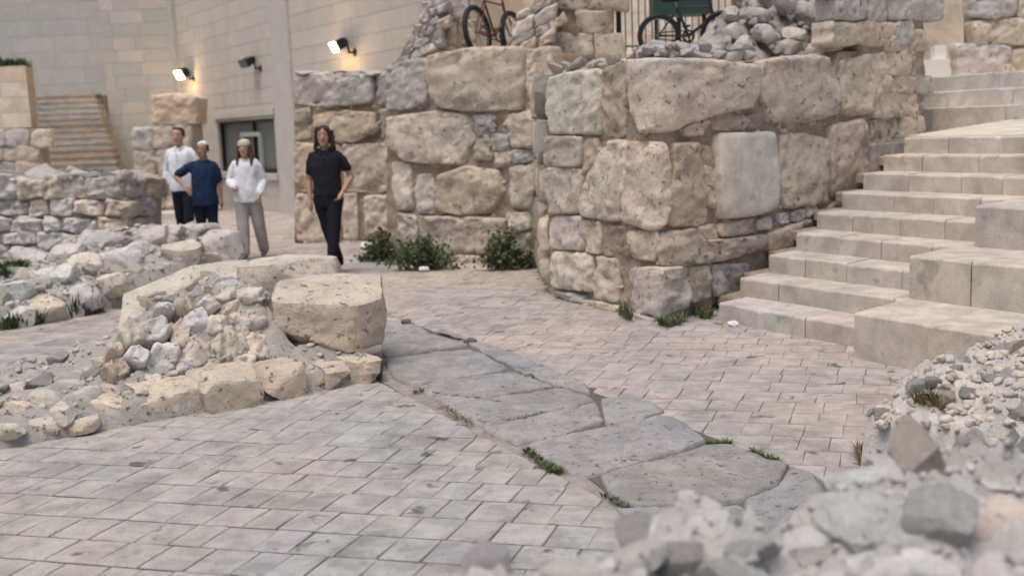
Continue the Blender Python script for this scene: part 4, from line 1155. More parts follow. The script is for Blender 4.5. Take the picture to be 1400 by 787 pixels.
def hand(b, wrist, direction, side, curl=.5, palm=None):
    """palm, four bent fingers of unequal length and a thumb; direction = along the forearm"""
    d = Vector(direction).normalized(); w_ = Vector(wrist)
    pn = Vector(palm or (side, 0, 0)); pn = (pn - d * pn.dot(d)).normalized()     # way the palm faces away from
    ac = d.cross(pn).normalized()
    if ac.y > 0: ac = -ac                                                           # index finger to the front
    b.limb([(w_, .026), (w_ + d * .045, .030), (w_ + d * .085, .030)])
    for k, L in enumerate((.072, .080, .074, .058)):
        r0 = w_ + d * .088 + ac * (.028 - .0185 * k)
        c1 = r0 + (d - pn * -.15 * 0) * L * .45 - pn * curl * .012
        c2 = c1 + (d - pn * curl).normalized() * L * .35
        c3 = c2 + (d * .6 - pn * curl * 1.6).normalized() * L * .3
        b.limb([(r0 - d * .02, .0105), (r0, .0100), (c1, .0092), (c2, .0085), (c3, .0075)], 8)
    t0 = w_ + d * .03 + ac * .024
    b.limb([(t0, .012), (t0 + (ac * .8 + d * .6).normalized() * .035, .0115), (t0 + (ac * .8 + d * .6).normalized() * .035 + d * .03 - pn * .01, .009)], 8)
def person(label, loc, rz, H, P, col, opt):
    """P = joints of a 1.75 m figure facing -Y: shoulder, elbow, wrist, hip, knee, ankle for l (x > 0) and r"""
    t = thing('person', label, 'person', loc, rz, None)
    t.scale = (H / 1.75,) * 3
    wid = opt.get('wide', 1.0); hx, hy, hz = P.get('head', (0, -.02, 1.63)); tw = P.get('turn', 0.0)
    b = Body()
    # head: skull, face, jaw, nose, ears
    def hd(x, y, z): c, s_ = math.cos(tw), math.sin(tw); return (hx + x * c - y * s_, hy + x * s_ + y * c, hz + z)
    b.loft([(hz - .118, *hd(0, -.050, 0)[:2], .026, .026), (hz - .105, *hd(0, -.040, 0)[:2], .042, .046), (hz - .07, *hd(0, -.022, 0)[:2], .058, .070), (hz - .03, *hd(0, -.008, 0)[:2], .067, .085), (hz + .02, *hd(0, 0, 0)[:2], .073, .094),
            (hz + .06, *hd(0, .004, 0)[:2], .073, .095), (hz + .09, *hd(0, .006, 0)[:2], .062, .082), (hz + .108, *hd(0, .008, 0)[:2], .040, .055), (hz + .116, *hd(0, .008, 0)[:2], .015, .02)])
    b.limb([(hd(0, -.088, .012), .010), (hd(0, -.106, -.022), .013)], 8)
    b.ball(hd(.014, -.092, -.026), (.009, .010, .008)); b.ball(hd(-.014, -.092, -.026), (.009, .010, .008))
    b.limb([(hd(-.04, -.078, .022), .011), (hd(.04, -.078, .022), .011)], 8)
    b.limb([(hd(-.018, -.086, -.058), .008), (hd(.018, -.086, -.058), .008)], 8); b.ball(hd(0, -.078, -.100), (.022, .018, .018))
    for sx in (-1, 1): b.ball(hd(sx * .075, .008, -.002), (.010, .020, .032)); b.ball(hd(sx * .042, -.062, -.022), (.022, .022, .024))
    b.limb([((0, .015, 1.40), .062), ((hx * .5, .012, 1.47), .055), (hd(0, .015, -.10), .056)])
    b.loft([(.86, 0, .01, .13, .10), (.95, 0, .01, .155, .115), (1.05, 0, 0, .14, .10), (1.18, 0, 0, .145, .105), (1.30, 0, 0, .165, .112), (1.40, 0, .005, .155, .095), (1.455, 0, .01, .09, .065)])
    for k in 'lr':
        S, E, Wr = (Vector(P[k + x]) for x in 'sew'); Hp, Kn, An = (Vector(P[k + x]) for x in 'hka'); sd = 1 if k == 'l' else -1
        b.limb([(S - Vector((sd * .02, 0, .015)), .048), (S.lerp(E, .35), .048), (S.lerp(E, .8), .040), (E, .038), (E.lerp(Wr, .3), .039), (E.lerp(Wr, .75), .030), (Wr, .025)])
        hand(b, Wr, Wr - E, sd, opt.get('curl', .5), P.get(k + 'p'))
        b.limb([(Hp, .088), (Hp.lerp(Kn, .5), .074), (Kn, .055), (Kn.lerp(An, .3), .056), (Kn.lerp(An, .75), .040), (An, .036)])
        b.limb([(An + Vector((0, .02, -.02)), .036), (An + Vector((0, -.07, -.045)), .033), (An + Vector((0, -.14, -.055)), .027)])
    b.fuse('body', MAT['skin'], t, col['skin'], .0075, 3)
    # shirt
    s_ = Body(); fl = opt.get('loose', 0.0); hem = opt.get('hem', .90)
    s_.loft([(hem, 0, .01, .165 * wid + fl, .125 + fl), (hem + .02, 0, .01, .167 * wid + fl, .128 + fl), (1.05, 0, 0, .160 * wid + fl * .8, .122 + fl * .8), (1.18, 0, 0, .162 * wid + fl * .5, .124 + fl * .4), (1.30, 0, 0, .180 * wid, .128), (1.385, 0, .004, .176 * wid, .112), (1.44, 0, .010, .125, .085), (1.475, 0, .014, .078, .072)])
    sl_ = opt.get('sleeve', .6)
    for k in 'lr':
        S, E, Wr = (Vector(P[k + x]) for x in 'sew')
        sg = 1 if k == 'l' else -1
        s_.limb([((sg * .05, .012, 1.452), .050), (S + Vector((-sg * .055, .004, .012)), .058), (S + Vector((-sg * .012, 0, -.006)), .064)])
        pts = [(S - Vector((sg * .02, 0, .005)), .070 + fl * .3), (S.lerp(E, .25), .064 + fl * .4)]
        if sl_ <= 1: pts.append((S.lerp(E, sl_), .060 + fl * .5))
        else: pts += [(S.lerp(E, .7), .056 + fl * .5), (E, .053 + fl * .5), (E.lerp(Wr, .5), .047 + fl * .5), (E.lerp(Wr, .9), .040 + fl * .4)]
        s_.limb(pts)
    sh = s_.fuse('shirt', MAT['cloth'], t, col['shirt'], .012, 3, fold=.011)
    if 'collar' in opt:
        c_ = Body()
        c_.limb([((-.062, -.045, 1.475), .014), ((-.075, .02, 1.495), .014), ((0, .075, 1.505), .015), ((.075, .02, 1.495), .014), ((.062, -.045, 1.475), .014)]); c_.limb([((-.06, -.05, 1.475), .013), ((-.035, -.095, 1.435), .012)]); c_.limb([((.06, -.05, 1.475), .013), ((.035, -.095, 1.435), .012)])
        c_.fuse('collar', MAT['cloth'], sh, col['collar'], .008, 2)
        o_ = Body(); o_.limb([((0, -.128, 1.40), .007), ((0, -.134, 1.30), .007)], 8); o_.fuse('placket', MAT['cloth'], sh, col['collar'], .004, 1)
    # trousers
    p_ = Body(); tl_ = opt.get('leg', 0.0)
    p_.loft([(.80, 0, .01, .150, .118), (.88, 0, .01, .163, .124), (.96, 0, .01, .158, .119), (1.01, 0, .005, .148, .112)])
    for k in 'lr':
        Hp, Kn, An = (Vector(P[k + x]) for x in 'hka')
        p_.limb([(Hp, .102), (Hp.lerp(Kn, .4), .093 + tl_ * .6), (Kn, .075 + tl_), (Kn.lerp(An, .3), .073 + tl_), (Kn.lerp(An, .6), .066 + tl_), (Kn.lerp(An, .95), .058 + tl_)])
    p_.fuse('trousers', MAT['cloth'], t, col['trousers'], .012, 3, fold=.006)
    for k in 'lr':
        An = Vector(P[k + 'a']); q = Body()
        q.limb([(An + Vector((0, .035, -.028)), .044), (An + Vector((0, -.06, -.040)), .043), (An + Vector((0, -.14, -.048)), .037), (An + Vector((0, -.175, -.052)), .028)])
        q.fuse('shoe', MAT['cloth'], t, col['shoe'], .009, 2)
    # eyes, brows and mouth
    for sx in (-1, 1):
        q = Body(); q.ball(hd(sx * .030, -.082, .006), (.013, .008, .007)); o = q.fuse('eye', MAT['tint'], t, (.55, .53, .50), .003, 1)
        q = Body(); q.ball(hd(sx * .030, -.0885, .006), (.006, .004, .006)); q.fuse('pupil', MAT['tint'], o, (.03, .02, .015), .002, 1)
        q = Body(); q.limb([(hd(sx * .016, -.091, .030), .005), (hd(sx * .046, -.080, .030), .004)], 8); q.fuse('eyebrow', MAT['hair'], t, col['hair'], .0025, 1)
    q = Body(); q.limb([(hd(-.020, -.091, -.060), .005), (hd(0, -.0955, -.062), .0065), (hd(.020, -.091, -.060), .005)], 8); q.fuse('mouth', MAT['skin'], t, tuple(c * .62 for c in col['skin'][:1]) + tuple(c * .5 for c in col['skin'][1:]), .0025, 1)
    # hair
    q = Body(); L = opt.get('hair', 'short')
    q.loft([(hz - .02, *hd(0, .040, 0)[:2], .076, .066), (hz + .03, *hd(0, .022, 0)[:2], .081, .088), (hz + .075, *hd(0, .020, 0)[:2], .080, .090), (hz + .105, *hd(0, .010, 0)[:2], .066, .084), (hz + .124, *hd(0, .010, 0)[:2], .036, .045), (hz + .130, *hd(0, .010, 0)[:2], .01, .015)])
    for sx in (-1, 1): q.limb([(hd(sx * .074, -.005, .06), .016), (hd(sx * .078, -.002, .0), .010)], 8)
    if L == 'curly':
        rs = random.Random(4)
        for k in range(64):
            a = rs.uniform(-2.35, 2.35); z_ = rs.uniform(-.175, .10); r_ = .088 + .02 * max(0, .05 - z_) / .2 - max(0, z_ - .05) * .5 + rs.uniform(-.012, .016)
            if abs(a) > 1.75 and z_ < .06: a *= .72
            c0 = hd(math.sin(a) * r_, .012 + math.cos(a) * r_ * .95, z_)
            q.ball(c0, (rs.uniform(.016, .026), rs.uniform(.016, .026), rs.uniform(.022, .036)), 8)
        for sx in (-1, 1):
            q.limb([(hd(sx * .030, -.070, .085), .020), (hd(sx * .070, -.055, .05), .018), (hd(sx * .088, -.03, -.03), .022), (hd(sx * .098, -.015, -.11), .026), (hd(sx * .090, -.01, -.165), .020)], 8)
    if L == 'long':
        for sx in (-1, 1):
            for k, (x, y) in enumerate(((.085, -.02), (.090, .015), (.080, .05), (.05, .078), (.018, .088))):
                q.limb([(hd(sx * x * .92, y, .04), .024), (hd(sx * x * 1.10, y, -.06), .027), (hd(sx * x * 1.25, y - .01, -.16), .028), (hd(sx * x * (1.15 + .1 * (k % 2)), y - .04 + .01 * k, -.27), .020), (hd(sx * x * 1.1, y - .05, -.33 + .02 * k), .009)], 8)
    q.fuse('hair', MAT['hair'], t, col['hair'], .007, 1)
    if 'cap' in opt:
        z0, z1, w_ = opt['cap']; q = Body()
        q.loft([(hz + z0, *hd(0, .018, 0)[:2], .089 * w_, .102 * w_), (hz + z0 + .02, *hd(0, .016, 0)[:2], .090 * w_, .104 * w_), (hz + (z0 + z1) / 2 + .015, *hd(0, .016, 0)[:2], .080 * w_, .094 * w_), (hz + z1 - .015, *hd(0, .018, 0)[:2], .05 * w_, .06 * w_), (hz + z1, *hd(0, .02, 0)[:2], .016, .02)])
        q.fuse('cap', MAT['cloth'], t, col['cap'], .007, 2)
    return t
SK = (.42, .27, .19)
gm = G(455, 374)
man = person('man in black polo shirt and black trousers with shoulder length dark curly hair, walking', gm, RAD(-6), 1.76, dict(
    ls=(.168, 0, 1.405), le=(.285, .05, 1.15), lw=(.215, -.13, .98), lp=(.6, .8, .2), rs=(-.168, 0, 1.405), re=(-.225, .02, 1.13), rw=(-.20, -.07, .875),
    lh=(.085, 0, .90), lk=(.075, -.12, .50), la=(.045, -.20, .085), rh=(-.085, 0, .90), rk=(-.02, .02, .50), ra=(.02, .28, .13), head=(.0, -.03, 1.635), turn=.12),
    dict(skin=(.36, .215, .145), shirt=(.018, .019, .026), collar=(.028, .029, .036), trousers=(.013, .014, .020), shoe=(.015, .015, .016), hair=(.030, .018, .013)), dict(hair='curly', collar=1, sleeve=.62, wide=1.04, hem=.93))
gw = G(345, 353)
wom = person('woman in white blouse, pale grey trousers and beige headscarf with long brown hair', gw, RAD(4), 1.63, dict(
    ls=(.155, 0, 1.40), le=(.235, .05, 1.14), lw=(.195, -.12, .96), lp=(.8, .5, 0), rs=(-.155, 0, 1.40), re=(-.245, .02, 1.15), rw=(-.16, -.20, 1.07), rp=(-.5, .3, -.6),
    lh=(.09, 0, .90), lk=(.13, .02, .50), la=(.16, .16, .10), rh=(-.09, 0, .90), rk=(-.085, -.10, .50), ra=(-.075, -.16, .085), head=(.0, -.02, 1.63), turn=-.1),
    dict(skin=(.42, .26, .19), shirt=(.66, .68, .72), trousers=(.33, .31, .31), shoe=(.12, .10, .09), hair=(.085, .045, .025), cap=(.52, .46, .36)), dict(hair='long', sleeve=1.2, loose=.035, hem=.84, leg=.018, cap=(.035, .138, 1.06)))
gn = D(283, 300, 15.4); gn.z = 0
nav = person('youth in navy blue shirt and dark trousers with one elbow out and a white skullcap', gn, RAD(8), 1.62, dict(
    ls=(.168, 0, 1.40), le=(.22, .03, 1.13), lw=(.235, -.03, .88), rs=(-.168, 0, 1.41), re=(-.42, .03, 1.26), rw=(-.27, -.17, 1.12), rp=(0, -.5, .8),
    lh=(.09, 0, .90), lk=(.09, -.03, .50), la=(.09, 0, .085), rh=(-.09, 0, .90), rk=(-.09, .0, .50), ra=(-.09, .05, .085), head=(.02, -.02, 1.63), turn=-.45),
    dict(skin=(.30, .18, .12), shirt=(.018, .032, .075), trousers=(.014, .018, .034), shoe=(.03, .03, .03), hair=(.02, .014, .012), cap=(.72, .72, .74)), dict(hair='short', sleeve=.75, wide=1.05, loose=.02, hem=.80, cap=(.075, .142, .86)))
gh = D(254, 300, 16.6); gh.z = 0
wht = person('man in white long sleeved shirt and dark trousers with short black hair, half hidden', gh, RAD(-14), 1.84, dict(
    ls=(.168, 0, 1.405), le=(.25, .04, 1.15), lw=(.24, -.10, .93), rs=(-.168, 0, 1.405), re=(-.25, .03, 1.14), rw=(-.255, -.05, .88),
    lh=(.09, 0, .90), lk=(.09, -.06, .50), la=(.08, -.06, .085), rh=(-.09, 0, .90), rk=(-.09, .02, .50), ra=(-.09, .12, .085), head=(.0, -.02, 1.635), turn=.1),
    dict(skin=(.46, .28, .20), shirt=(.70, .72, .77), collar=(.72, .74, .78), trousers=(.02, .024, .04), shoe=(.02, .02, .02), hair=(.022, .016, .013)), dict(hair='short', sleeve=1.2, collar=1, loose=.02, hem=.86))

# =================================================================== LAMPS AND BOXES ON THE BUILDING
def floodlight(px, py, w_, h_, label, lit, aim, power=0, fl=False):
    s = sS(px, py); P = BW.pt(s, zS(px, py), .30); d = P.y / FOC
    t = thing('floodlight', label, 'floodlight', BW.pt(s - .2, zS(px, py), .0))
    f = Vector(aim).normalized(); x = f.cross(Vector((0, 0, 1))).normalized(); y = x.cross(f)
    m = Matrix((x, f, y)).transposed()
    W_, Hh = w_ * d, h_ * d
    def box(c, size, b): b.box(P + m @ Vector(c), size, 0, m)
    b_ = MB(); box((0, -.09, 0), (W_ * .92, .16, Hh * .85), b_); box((0, -.19, 0), (W_ * .55, .06, Hh * .5), b_)
    for k in range(5): box((0, -.20, (k - 2) * Hh * .12), (W_ * .7, .07, .012), b_)
    b_.done('housing', MAT['dark_metal'] if not fl else MAT['grey_metal'], t)
    b_ = MB(); box((0, .005, 0), (W_, .035, Hh), b_); b_.done('rim', MAT['dark_metal'] if not lit else MAT['grey_metal'], t)
    b_ = MB(); box((0, .03, 0), (W_ * .92, .02, Hh * .90), b_); b_.done('lens', MAT['lamp'] if lit else MAT['lamp_off'], t)
    b_ = MB(); q = BW.pt(s - .2, zS(px, py) - .12, .005); b_.tube([q, q + BW.n * .12, P + m @ Vector((0, -.22, -Hh * .3)), P + m @ Vector((0, -.16, 0))], .022)
    b_.done('bracket', MAT['dark_metal'], t)
    b_ = MB(); b_.tube([q, q + BW.n * .02], .07, 12); b_.done('wall_plate', MAT['dark_metal'], t)
    if power:
        L = bpy.data.lights.new('lamp_light', 'POINT'); L.energy = power; L.color = (1, .62, .28); L.shadow_soft_size = .10
        o = bpy.data.objects.new('lamp_light', L); COL.objects.link(o); o.parent = t; o.location = P + f * .22 - ORG[t.name]
        o.rotation_euler = f.to_track_quat('-Z', 'Y').to_euler()
    return t
floodlight(479, 64, 26, 15, 'large lit floodlight with a warm white glow above the flat topped ancient wall', True, (-.75, -.35, -.42), 20)
floodlight(262, 102, 17, 13, 'small lit floodlight above the ochre topped stone pillar', True, (-.55, -.62, -.45), 26)
floodlight(352, 87, 26, 11, 'unlit dark floodlight on the pale wall above the shopfront', False, (-.7, -.5, -.45), 0)
for (px, py, w_, h_, lb_) in ((272, 137, 8, 8, 'small dark square box on the pale wall, upper of a pair left of the shopfront'), (275, 151, 10, 10, 'dark square box on the pale wall, lower of a pair left of the shopfront')):
    s = sS(px, py); P = BW.pt(s, zS(px, py), .11); d = P.y / FOC
    t = thing('wall_box', lb_, 'box', BW.pt(s, zS(px, py), 0))
    b_ = MB(); wbox(b_, s - w_ * d * .6, s + w_ * d * .6, P.z - h_ * d / 2, P.z + h_ * d / 2, .012, .17); b_.done('case', MAT['dark_metal'], t)
    b_ = MB(); wbox(b_, s - w_ * d * .5, s + w_ * d * .5, P.z - h_ * d * .4, P.z + h_ * d * .4, .17, .185); b_.done('lid', MAT['grey_metal'], t)

# =================================================================== FENCE, CRATE AND BICYCLES ON THE TERRACE
FP = Plane((1.7, 14.6, 0), 88)
f0, f1 = FP.s_of(FP(846, 40)[0]), FP.s_of(FP(1010, 40)[0]); f0, f1 = min(f0, f1), max(f0, f1)
fe = thing('bar_fence', 'grey fence of thin upright bars behind the small black bicycle', 'fence', FP.pt((f0 + f1) / 2, 2.5))
zt = terr(1.7, 14.6)
for s, r in ((f0, .035), ((f0 + f1) / 2, .03), (f1, .035)):
    b_ = MB(); b_.tube([FP.pt(s, zt - .05), FP.pt(s, zt + 2.0)], r, 8); b_.done('post', MAT['dark_metal'], fe)
for z in (zt + .12, zt + 1.85):
    b_ = MB(); b_.tube([FP.pt(f0, z), FP.pt(f1, z)], .018, 6); b_.done('rail', MAT['grey_metal'], fe)
n_ = int((f1 - f0) / .085)
for k in range(1, n_):
    s = f0 + (f1 - f0) * k / n_
    b_ = MB(); b_.tube([FP.pt(s, zt + .05, .002), FP.pt(s, zt + 1.95, .002)], .010, 6); b_.done('bar', MAT['grey_metal'], fe)
cp = D(930, 60, 13.9); cp.z = terr(cp.x, cp.y)
cr = thing('waste_bin', 'dark green bin standing behind the small black bicycle', 'bin', cp)
zc = D(930, 22, 13.9).z
b_ = MB(); wd = 76 * 13.9 / FOC
for dz_ in (0,): b_.box((cp.x, cp.y, zc + .25), (wd, .4, .5))
GREEN = plain_mat('green_paint', (.022, .055, .042), .5)
b_.done('bin_body', GREEN, cr)
b_ = MB(); b_.box((cp.x, cp.y - .01, zc + .53), (wd + .05, .46, .05)); b_.done('lid', GREEN, cr)
for sx in (-1, 1):
    b_ = MB(); b_.box((cp.x + sx * wd * .42, cp.y, (zc + cp.z) / 2 - .02), (.04, .04, zc - cp.z + .04)); b_.done('leg', MAT['dark_metal'], cr)
def bicycle(label, loc, rz, R, base, frame, lean=0.0):
    """side on bicycle: x along it; R wheel radius; frame colour"""
    t = thing('bicycle', label, 'bicycle', loc, rz); ORG[t.name] = Vector((0, 0, 0)); t.rotation_euler = (lean, 0, rz)
    k = R / .33
    def V(x, z, y=0): return Vector((x, y, z))
    for x in (-base / 2, base / 2):
        c = V(x, R); b_ = MB(); ring = [c + Vector((math.cos(a) * (R - .02), 0, math.sin(a) * (R - .02))) for a in [2 * math.pi * i / 32 for i in range(33)]]
        b_.tube(ring, (.03 * k + .006), 8, False); wh = b_.done('wheel', MAT['rubber'], t)
        ORG[wh.name] = Vector(wh.location)
        b_ = MB(); ring = [c + Vector((math.cos(a) * (R - .048), 0, math.sin(a) * (R - .048))) for a in [2 * math.pi * i / 32 for i in range(33)]]; b_.tube(ring, .010, 6, False); b_.done('rim', MAT['grey_metal'], wh)
        b_ = MB()
        for i in range(14):
            a = 2 * math.pi * i / 14; b_.tube([c + Vector((0, (-1) ** i * .02, 0)), c + Vector((math.cos(a) * (R - .05), 0, math.sin(a) * (R - .05)))], .0025, 4)
        b_.tube([c + Vector((0, -.04, 0)), c + Vector((0, .04, 0))], .02, 8); b_.done('spokes', MAT['grey_metal'], wh)
    bb, st_, hd_ = V(-.03 * k, R * .92), V(-.20 * k, R + .42 * k), V(base / 2 - .17 * k, R + .40 * k); hb = V(base / 2 - .14 * k, R + .25 * k); rr, ff = V(-base / 2, R), V(base / 2, R)
    b_ = MB(); b_.tube([bb, st_], .016); b_.tube([st_, hd_], .016); b_.tube([bb, hb], .019); b_.tube([hd_ + V(-.01, .04), hb + V(.01, -.03)], .02)
    for y in (-.04, .04): b_.tube([rr + Vector((0, y, 0)), bb + Vector((0, y * .5, 0))], .010); b_.tube([rr + Vector((0, y, 0)), st_ + Vector((0, y * .4, -.02))], .009)
    b_.done('frame', frame, t)
    b_ = MB()
    for y in (-.045, .045): b_.tube([hb + V(.01, -.03) + Vector((0, y * .9, 0)), ff + Vector((0, y, 0))], .012)
    b_.done('fork', frame, t)
    b_ = MB(); b_.tube([st_, st_ + V(-.04 * k, .12 * k)], .012); b_.done('seat_post', MAT['grey_metal'], t)
    q = st_ + V(-.05 * k, .14 * k); b_ = Body(); b_.limb([(q + V(-.10, .01), .055), (q + V(.0, .0), .045), (q + V(.12, -.005), .020)]); b_.fuse('saddle', MAT['rubber'], t, None, .012, 2)
    q = hd_ + V(-.01, .16 * k); b_ = MB(); b_.tube([hd_ + V(-.01, .04), q], .013); b_.tube([q + Vector((-.06, -.27, .04)), q + Vector((0, -.16, .03)), q, q + Vector((0, .16, .03)), q + Vector((-.06, .27, .04))], .012); hbr = b_.done('handlebar', MAT['dark_metal'], t); ORG[hbr.name] = Vector(hbr.location)
    for y in (-1, 1): b_ = MB(); b_.tube([q + Vector((-.06, y * .27, .04)), q + Vector((-.09, y * .36, .045))], .017); b_.done('grip', MAT['rubber'], hbr)
    b_ = MB(); ring = [bb + Vector((math.cos(a) * .085 * k, -.05, math.sin(a) * .085 * k)) for a in [2 * math.pi * i / 20 for i in range(21)]]; b_.tube(ring, .012, 6, False); b_.tube([bb + Vector((0, -.07, 0)), bb + Vector((.02, -.07, -.15 * k))], .011); b_.tube([bb + Vector((0, .07, 0)), bb + Vector((-.02, .07, .15 * k))], .011)
    b_.tube([bb + Vector((0, -.05, .085 * k)), rr + Vector((0, -.05, .035))], .007, 5); b_.tube([bb + Vector((0, -.05, -.085 * k)), rr + Vector((0, -.05, -.035))], .007, 5); b_.done('crank_and_chain', MAT['dark_metal'], t)
    for y, z in ((-1, -.15), (1, .15)): b_ = MB(); b_.box(bb + Vector((.02 * -y, y * .11, z * k)), (.09, .08, .022)); b_.done('pedal', MAT['rubber'], t)
    return t
BLK, REDP = plain_mat('black_frame_paint', (.02, .022, .026), .35), plain_mat('red_frame_paint', (.15, .035, .04), .4)
p_ = D(944, 73, 12.6); p_.z = terr(p_.x, p_.y) + .02
bicycle('small black child bicycle standing in front of the fence on the terrace', p_, RAD(-8), .235, .70, BLK, .12)
p_ = D(682, 60, 14.9); p_.z = terr(p_.x, p_.y) + .02
bicycle('red bicycle parked behind the huge rough block of the middle wall', p_, RAD(62), .33, 1.0, REDP, -.12)

# =================================================================== PLANTS
def blades(mbx, c, n, L, wd, spread, droop=.35, rs=random):
    for _ in range(n):
        a = rs.uniform(0, 6.28); u = Vector((math.cos(a), math.sin(a), 0)); l = L * rs.uniform(.5, 1.1); out = rs.uniform(.1, 1) * spread
        p = Vector(c) + u * rs.uniform(0, spread * .5); sd = Vector((-u.y, u.x, 0)) * wd * .5
        q1 = p + u * out * .4 + Vector((0, 0, l * .6)); q2 = p + u * out + Vector((0, 0, l * (1 - droop * rs.random())))
        mbx.put([p - sd, p + sd, q1 + sd * .8, q1 - sd * .8, q2], [(0, 1, 2, 3), (3, 2, 4)])
def tuft(label, spots, n, L, wd, spread, mat='grass', name='weed_tuft'):
    """one clump growing from several roots"""
    b_ = MB()
    for c in spots: blades(b_, c, n, L, wd, spread)
    o = b_.done(name, MAT[mat], None, base=True); tag(o, label, 'weed'); return o
def bush(label, px0, px1, py, ptop, ydist, n, leaf=.05, seed=1, name='bush'):
    rs = random.Random(seed); a, b = D(px0, py, ydist), D(px1, py, ydist); c = (a + b) / 2; c.z = 0; W_ = (b - a).length / 2
    Hh = (py - ptop) * ydist / FOC
    t = thing(name, label, 'bush', c); st_ = MB(); lf = MB()
    for k in range(30):
        an = rs.uniform(0, 6.28); tip = c + Vector((math.cos(an) * W_ * rs.uniform(.15, 1.35), math.sin(an) * W_ * .55 * rs.uniform(.1, 1), Hh * rs.uniform(.3, 1.15) ** 1.2))
        tip.z *= 1 - .55 * abs(tip.x - c.x) / W_
        mid = c.lerp(tip, .5) + Vector((rs.uniform(-.04, .04), 0, Hh * .06)); root = c + Vector((rs.uniform(-.3, .3) * W_, rs.uniform(-.1, .1), -.02))
        st_.tube([root, mid, tip], [.008, .006, .003], 5)
        for q in range(n):
            u = rs.uniform(.25, 1.05); p = root.lerp(mid, u * 2) if u < .5 else mid.lerp(tip, u * 2 - 1)
            p = p + Vector((rs.gauss(0, .05), rs.gauss(0, .05), rs.gauss(0, .04))); p.z = max(.015, p.z)
            d = Vector((rs.uniform(-1, 1), rs.uniform(-1, 1), rs.uniform(-.3, .8))).normalized(); sdv = d.cross(Vector((rs.uniform(-1, 1), rs.uniform(-1, 1), rs.uniform(-1, 1)))).normalized(); l = leaf * rs.uniform(.6, 1.3)
            lf.put([p, p + d * l * .5 + sdv * l * .32, p + d * l, p + d * l * .5 - sdv * l * .32], [(0, 1, 2, 3)])
    st_.done('stems', MAT['dry'], t); lf.done('foliage', MAT['leaf'], t)
    return t
bush('low dark green bush at the foot of the flat topped wall, leftmost of the bushes', 496, 548, 352, 314, 14.3, 36, .07, 3)
bush('dark green bush sprawling between the two other bushes along the wall foot', 534, 622, 372, 326, 13.2, 48, .06, 5)
bush('brighter upright green bush against the middle wall, nearest the dark recess', 658, 722, 366, 308, 12.9, 44, .06, 9)
def gsp(l): return [G(x, y, .0) for x, y in l]
tuft('thin grass growing up the crack between the corner blocks of the ancient wall', [G(x, y, .02) - Vector((0, .05, 0)) for x, y in ((852, 432), (856, 434), (848, 430), (860, 436))], 22, .16, .010, .06)
tuft('small green weed at the foot of the wall corner, by the lowest step', gsp([(905, 444), (915, 446), (925, 444), (932, 440)]), 30, .10, .014, .10)
tuft('grassy weed in the gap between the corner wall and the lowest step', gsp([(950, 430), (958, 434), (966, 436), (972, 432)]), 30, .11, .010, .09)
tuft('bright green weed clump in the long paving joint beside the old flagstones', gsp([(742, 636), (750, 640), (735, 630), (728, 624), (722, 618), (756, 644), (764, 646)]), 34, .038, .009, .05)
tuft('thin weed line where the nearest flagstone meets the paving edge', gsp([(828, 678), (836, 684), (845, 690), (856, 695)]), 24, .025, .008, .04)
tuft('little weed at the head of the paving joint beside the ruin', gsp([(568, 537), (576, 535), (584, 533), (594, 530)]), 20, .025, .008, .04)
tuft('tiny weed sprigs in the crack across the middle of the flagstones', gsp([(700, 577), (716, 573), (730, 570), (742, 568), (724, 571), (708, 575), (736, 569)]), 18, .025, .008, .06)
tuft('green weed strip along the right end of the nearest flagstone joint', gsp([(972, 606), (980, 608), (988, 607), (996, 606)]), 30, .028, .008, .045)
tuft('green weeds at the far right tip of the nearest flagstone', gsp([(1030, 618), (1040, 622), (1050, 626), (1062, 630)]), 30, .028, .008, .045)
tuft('dry brown grass in the paving joint just beyond the ruin', gsp([(610, 556), (616, 560), (622, 564), (628, 568), (634, 572), (640, 576), (645, 579)]), 20, .022, .007, .08, 'dry')
tuft('bright green weed at the left edge where the near ruin meets the paving', gsp([(0, 606), (8, 604), (4, 602)]), 60, .10, .012, .09)
tuft('grey green weed along the low kerb left of the first kerb block', gsp([(120, 586), (112, 590), (126, 584)]), 60, .10, .012, .09)
tuft('pale sparse weed between two other weeds along the low left kerb', gsp([(74, 594), (66, 597), (60, 598)]), 40, .07, .010, .09, 'dry')
tuft('mossy weeds at the left foot of the first kerb block', gsp([(150, 580), (172, 574), (205, 566), (230, 562), (245, 560)]), 40, .06, .010, .07)
tuft('dry grass at the foot of the kerb blocks under the boulder', gsp([(412, 528), (418, 520), (424, 526)]), 40, .09, .010, .07)
tuft('dry weed at the right end of the kerb, where the old flagstones meet the ruin', gsp([(515, 512), (518, 518), (517, 506)]), 40, .09, .010, .07)
def on(m, px, py): 
    p = m.hit(px, py); return p if p else G(px, py)
tuft('dark green weeds at the foot of the second ruin, at the left edge', [on(R2m, x, y) for x, y in ((8, 452), (20, 448), (34, 450), (48, 446), (60, 444))], 70, .20, .02, .16)
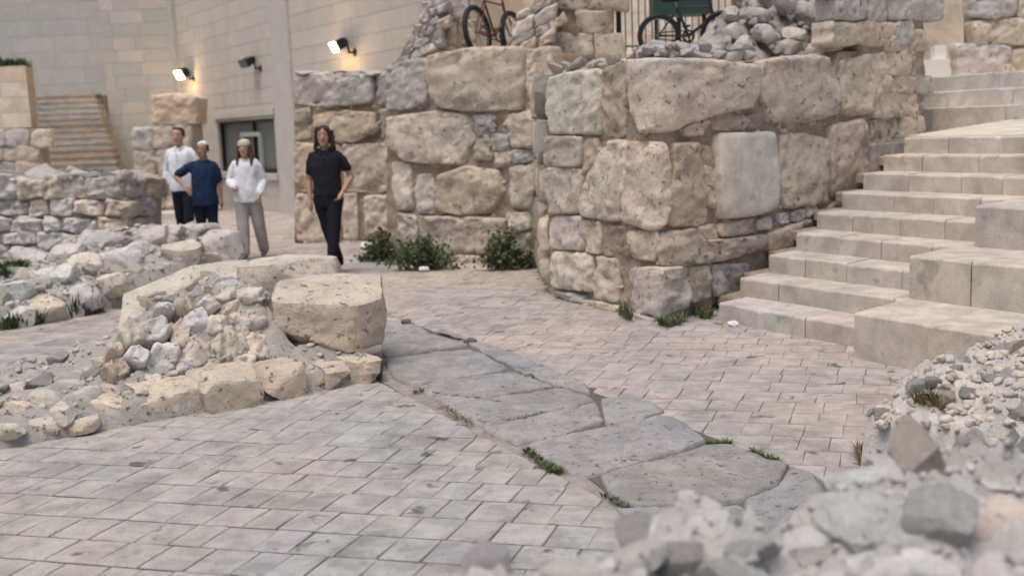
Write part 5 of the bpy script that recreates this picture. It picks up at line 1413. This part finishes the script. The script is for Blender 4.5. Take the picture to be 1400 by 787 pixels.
tuft('tall green weed clump against the second ruin beside the near pale block', [on(R2m, x, y) for x, y in ((112, 440), (120, 438), (130, 440), (124, 430), (104, 442))], 80, .32, .022, .16)
tuft('green weed cushion on top of the second ruin at the left edge', [on(R2m, x, y) for x, y in ((4, 372), (16, 370), (28, 368), (10, 378))], 80, .14, .018, .14)
tuft('brown and green weed growing from the rubble concrete stub', [on(R4m, x, y) for x, y in ((1262, 552), (1270, 553), (1278, 554), (1258, 550))], 40, .09, .010, .08, 'dry')
tuft('dry weeds along the left edge of the rubble concrete stub', gsp([(1178, 628), (1180, 634), (1177, 622)]), 30, .09, .009, .07, 'dry')
b_ = MB()
for k in range(60): blades(b_, OP.pt(random.uniform(o0, o1 - .1), zo(92), -random.uniform(.1, .6)), 12, .26, .03, .2)
b_.done('plant_strip', MAT['leaf'], ow, kind='stuff')

# =================================================================== LITTER AND SMALL STONES
def litter(label, px, py, s, name, cat='litter', col=(.75, .75, .76)):
    p = G(px, py); o = boulder_top(p, s, col, name); tag(o, label, cat)
def boulder_top(p, s, col, name):
    q, f = rock(random.randrange(999), 4, .4, 9, .25)
    o = link(name, mesh(name, (q * np.array((s, s * .7, s * .55)) / 2).tolist(), f, MAT['tint'], False), None, (p.x, p.y, s * .24), col); return o
litter('white crumpled paper lying in front of the middle bush', 580, 371, .13, 'crumpled_paper')
litter('white scrap at the near tip of the leftmost bush', 503, 340, .20, 'paper_scrap')
litter('small white scrap lying beside the dark recess of the wall', 740, 357, .10, 'paper_scrap')
litter('white flattened scrap in front of the lowest step', 1002, 446, .09, 'paper_scrap')
litter('tiny white scrap at the foot of the first kerb block', 149, 582, .06, 'paper_scrap')
litter('small dark pebble on the old flagstones', 724, 518, .07, 'pebble', 'pebble', (.10, .09, .08))
litter('dark stone stub in the joint at the top of the old flagstones', 644, 471, .11, 'loose_stone', 'stone', (.12, .11, .10))
litter('dark stone stub where the old flagstones begin behind the ruin', 556, 444, .10, 'loose_stone', 'stone', (.12, .11, .10))
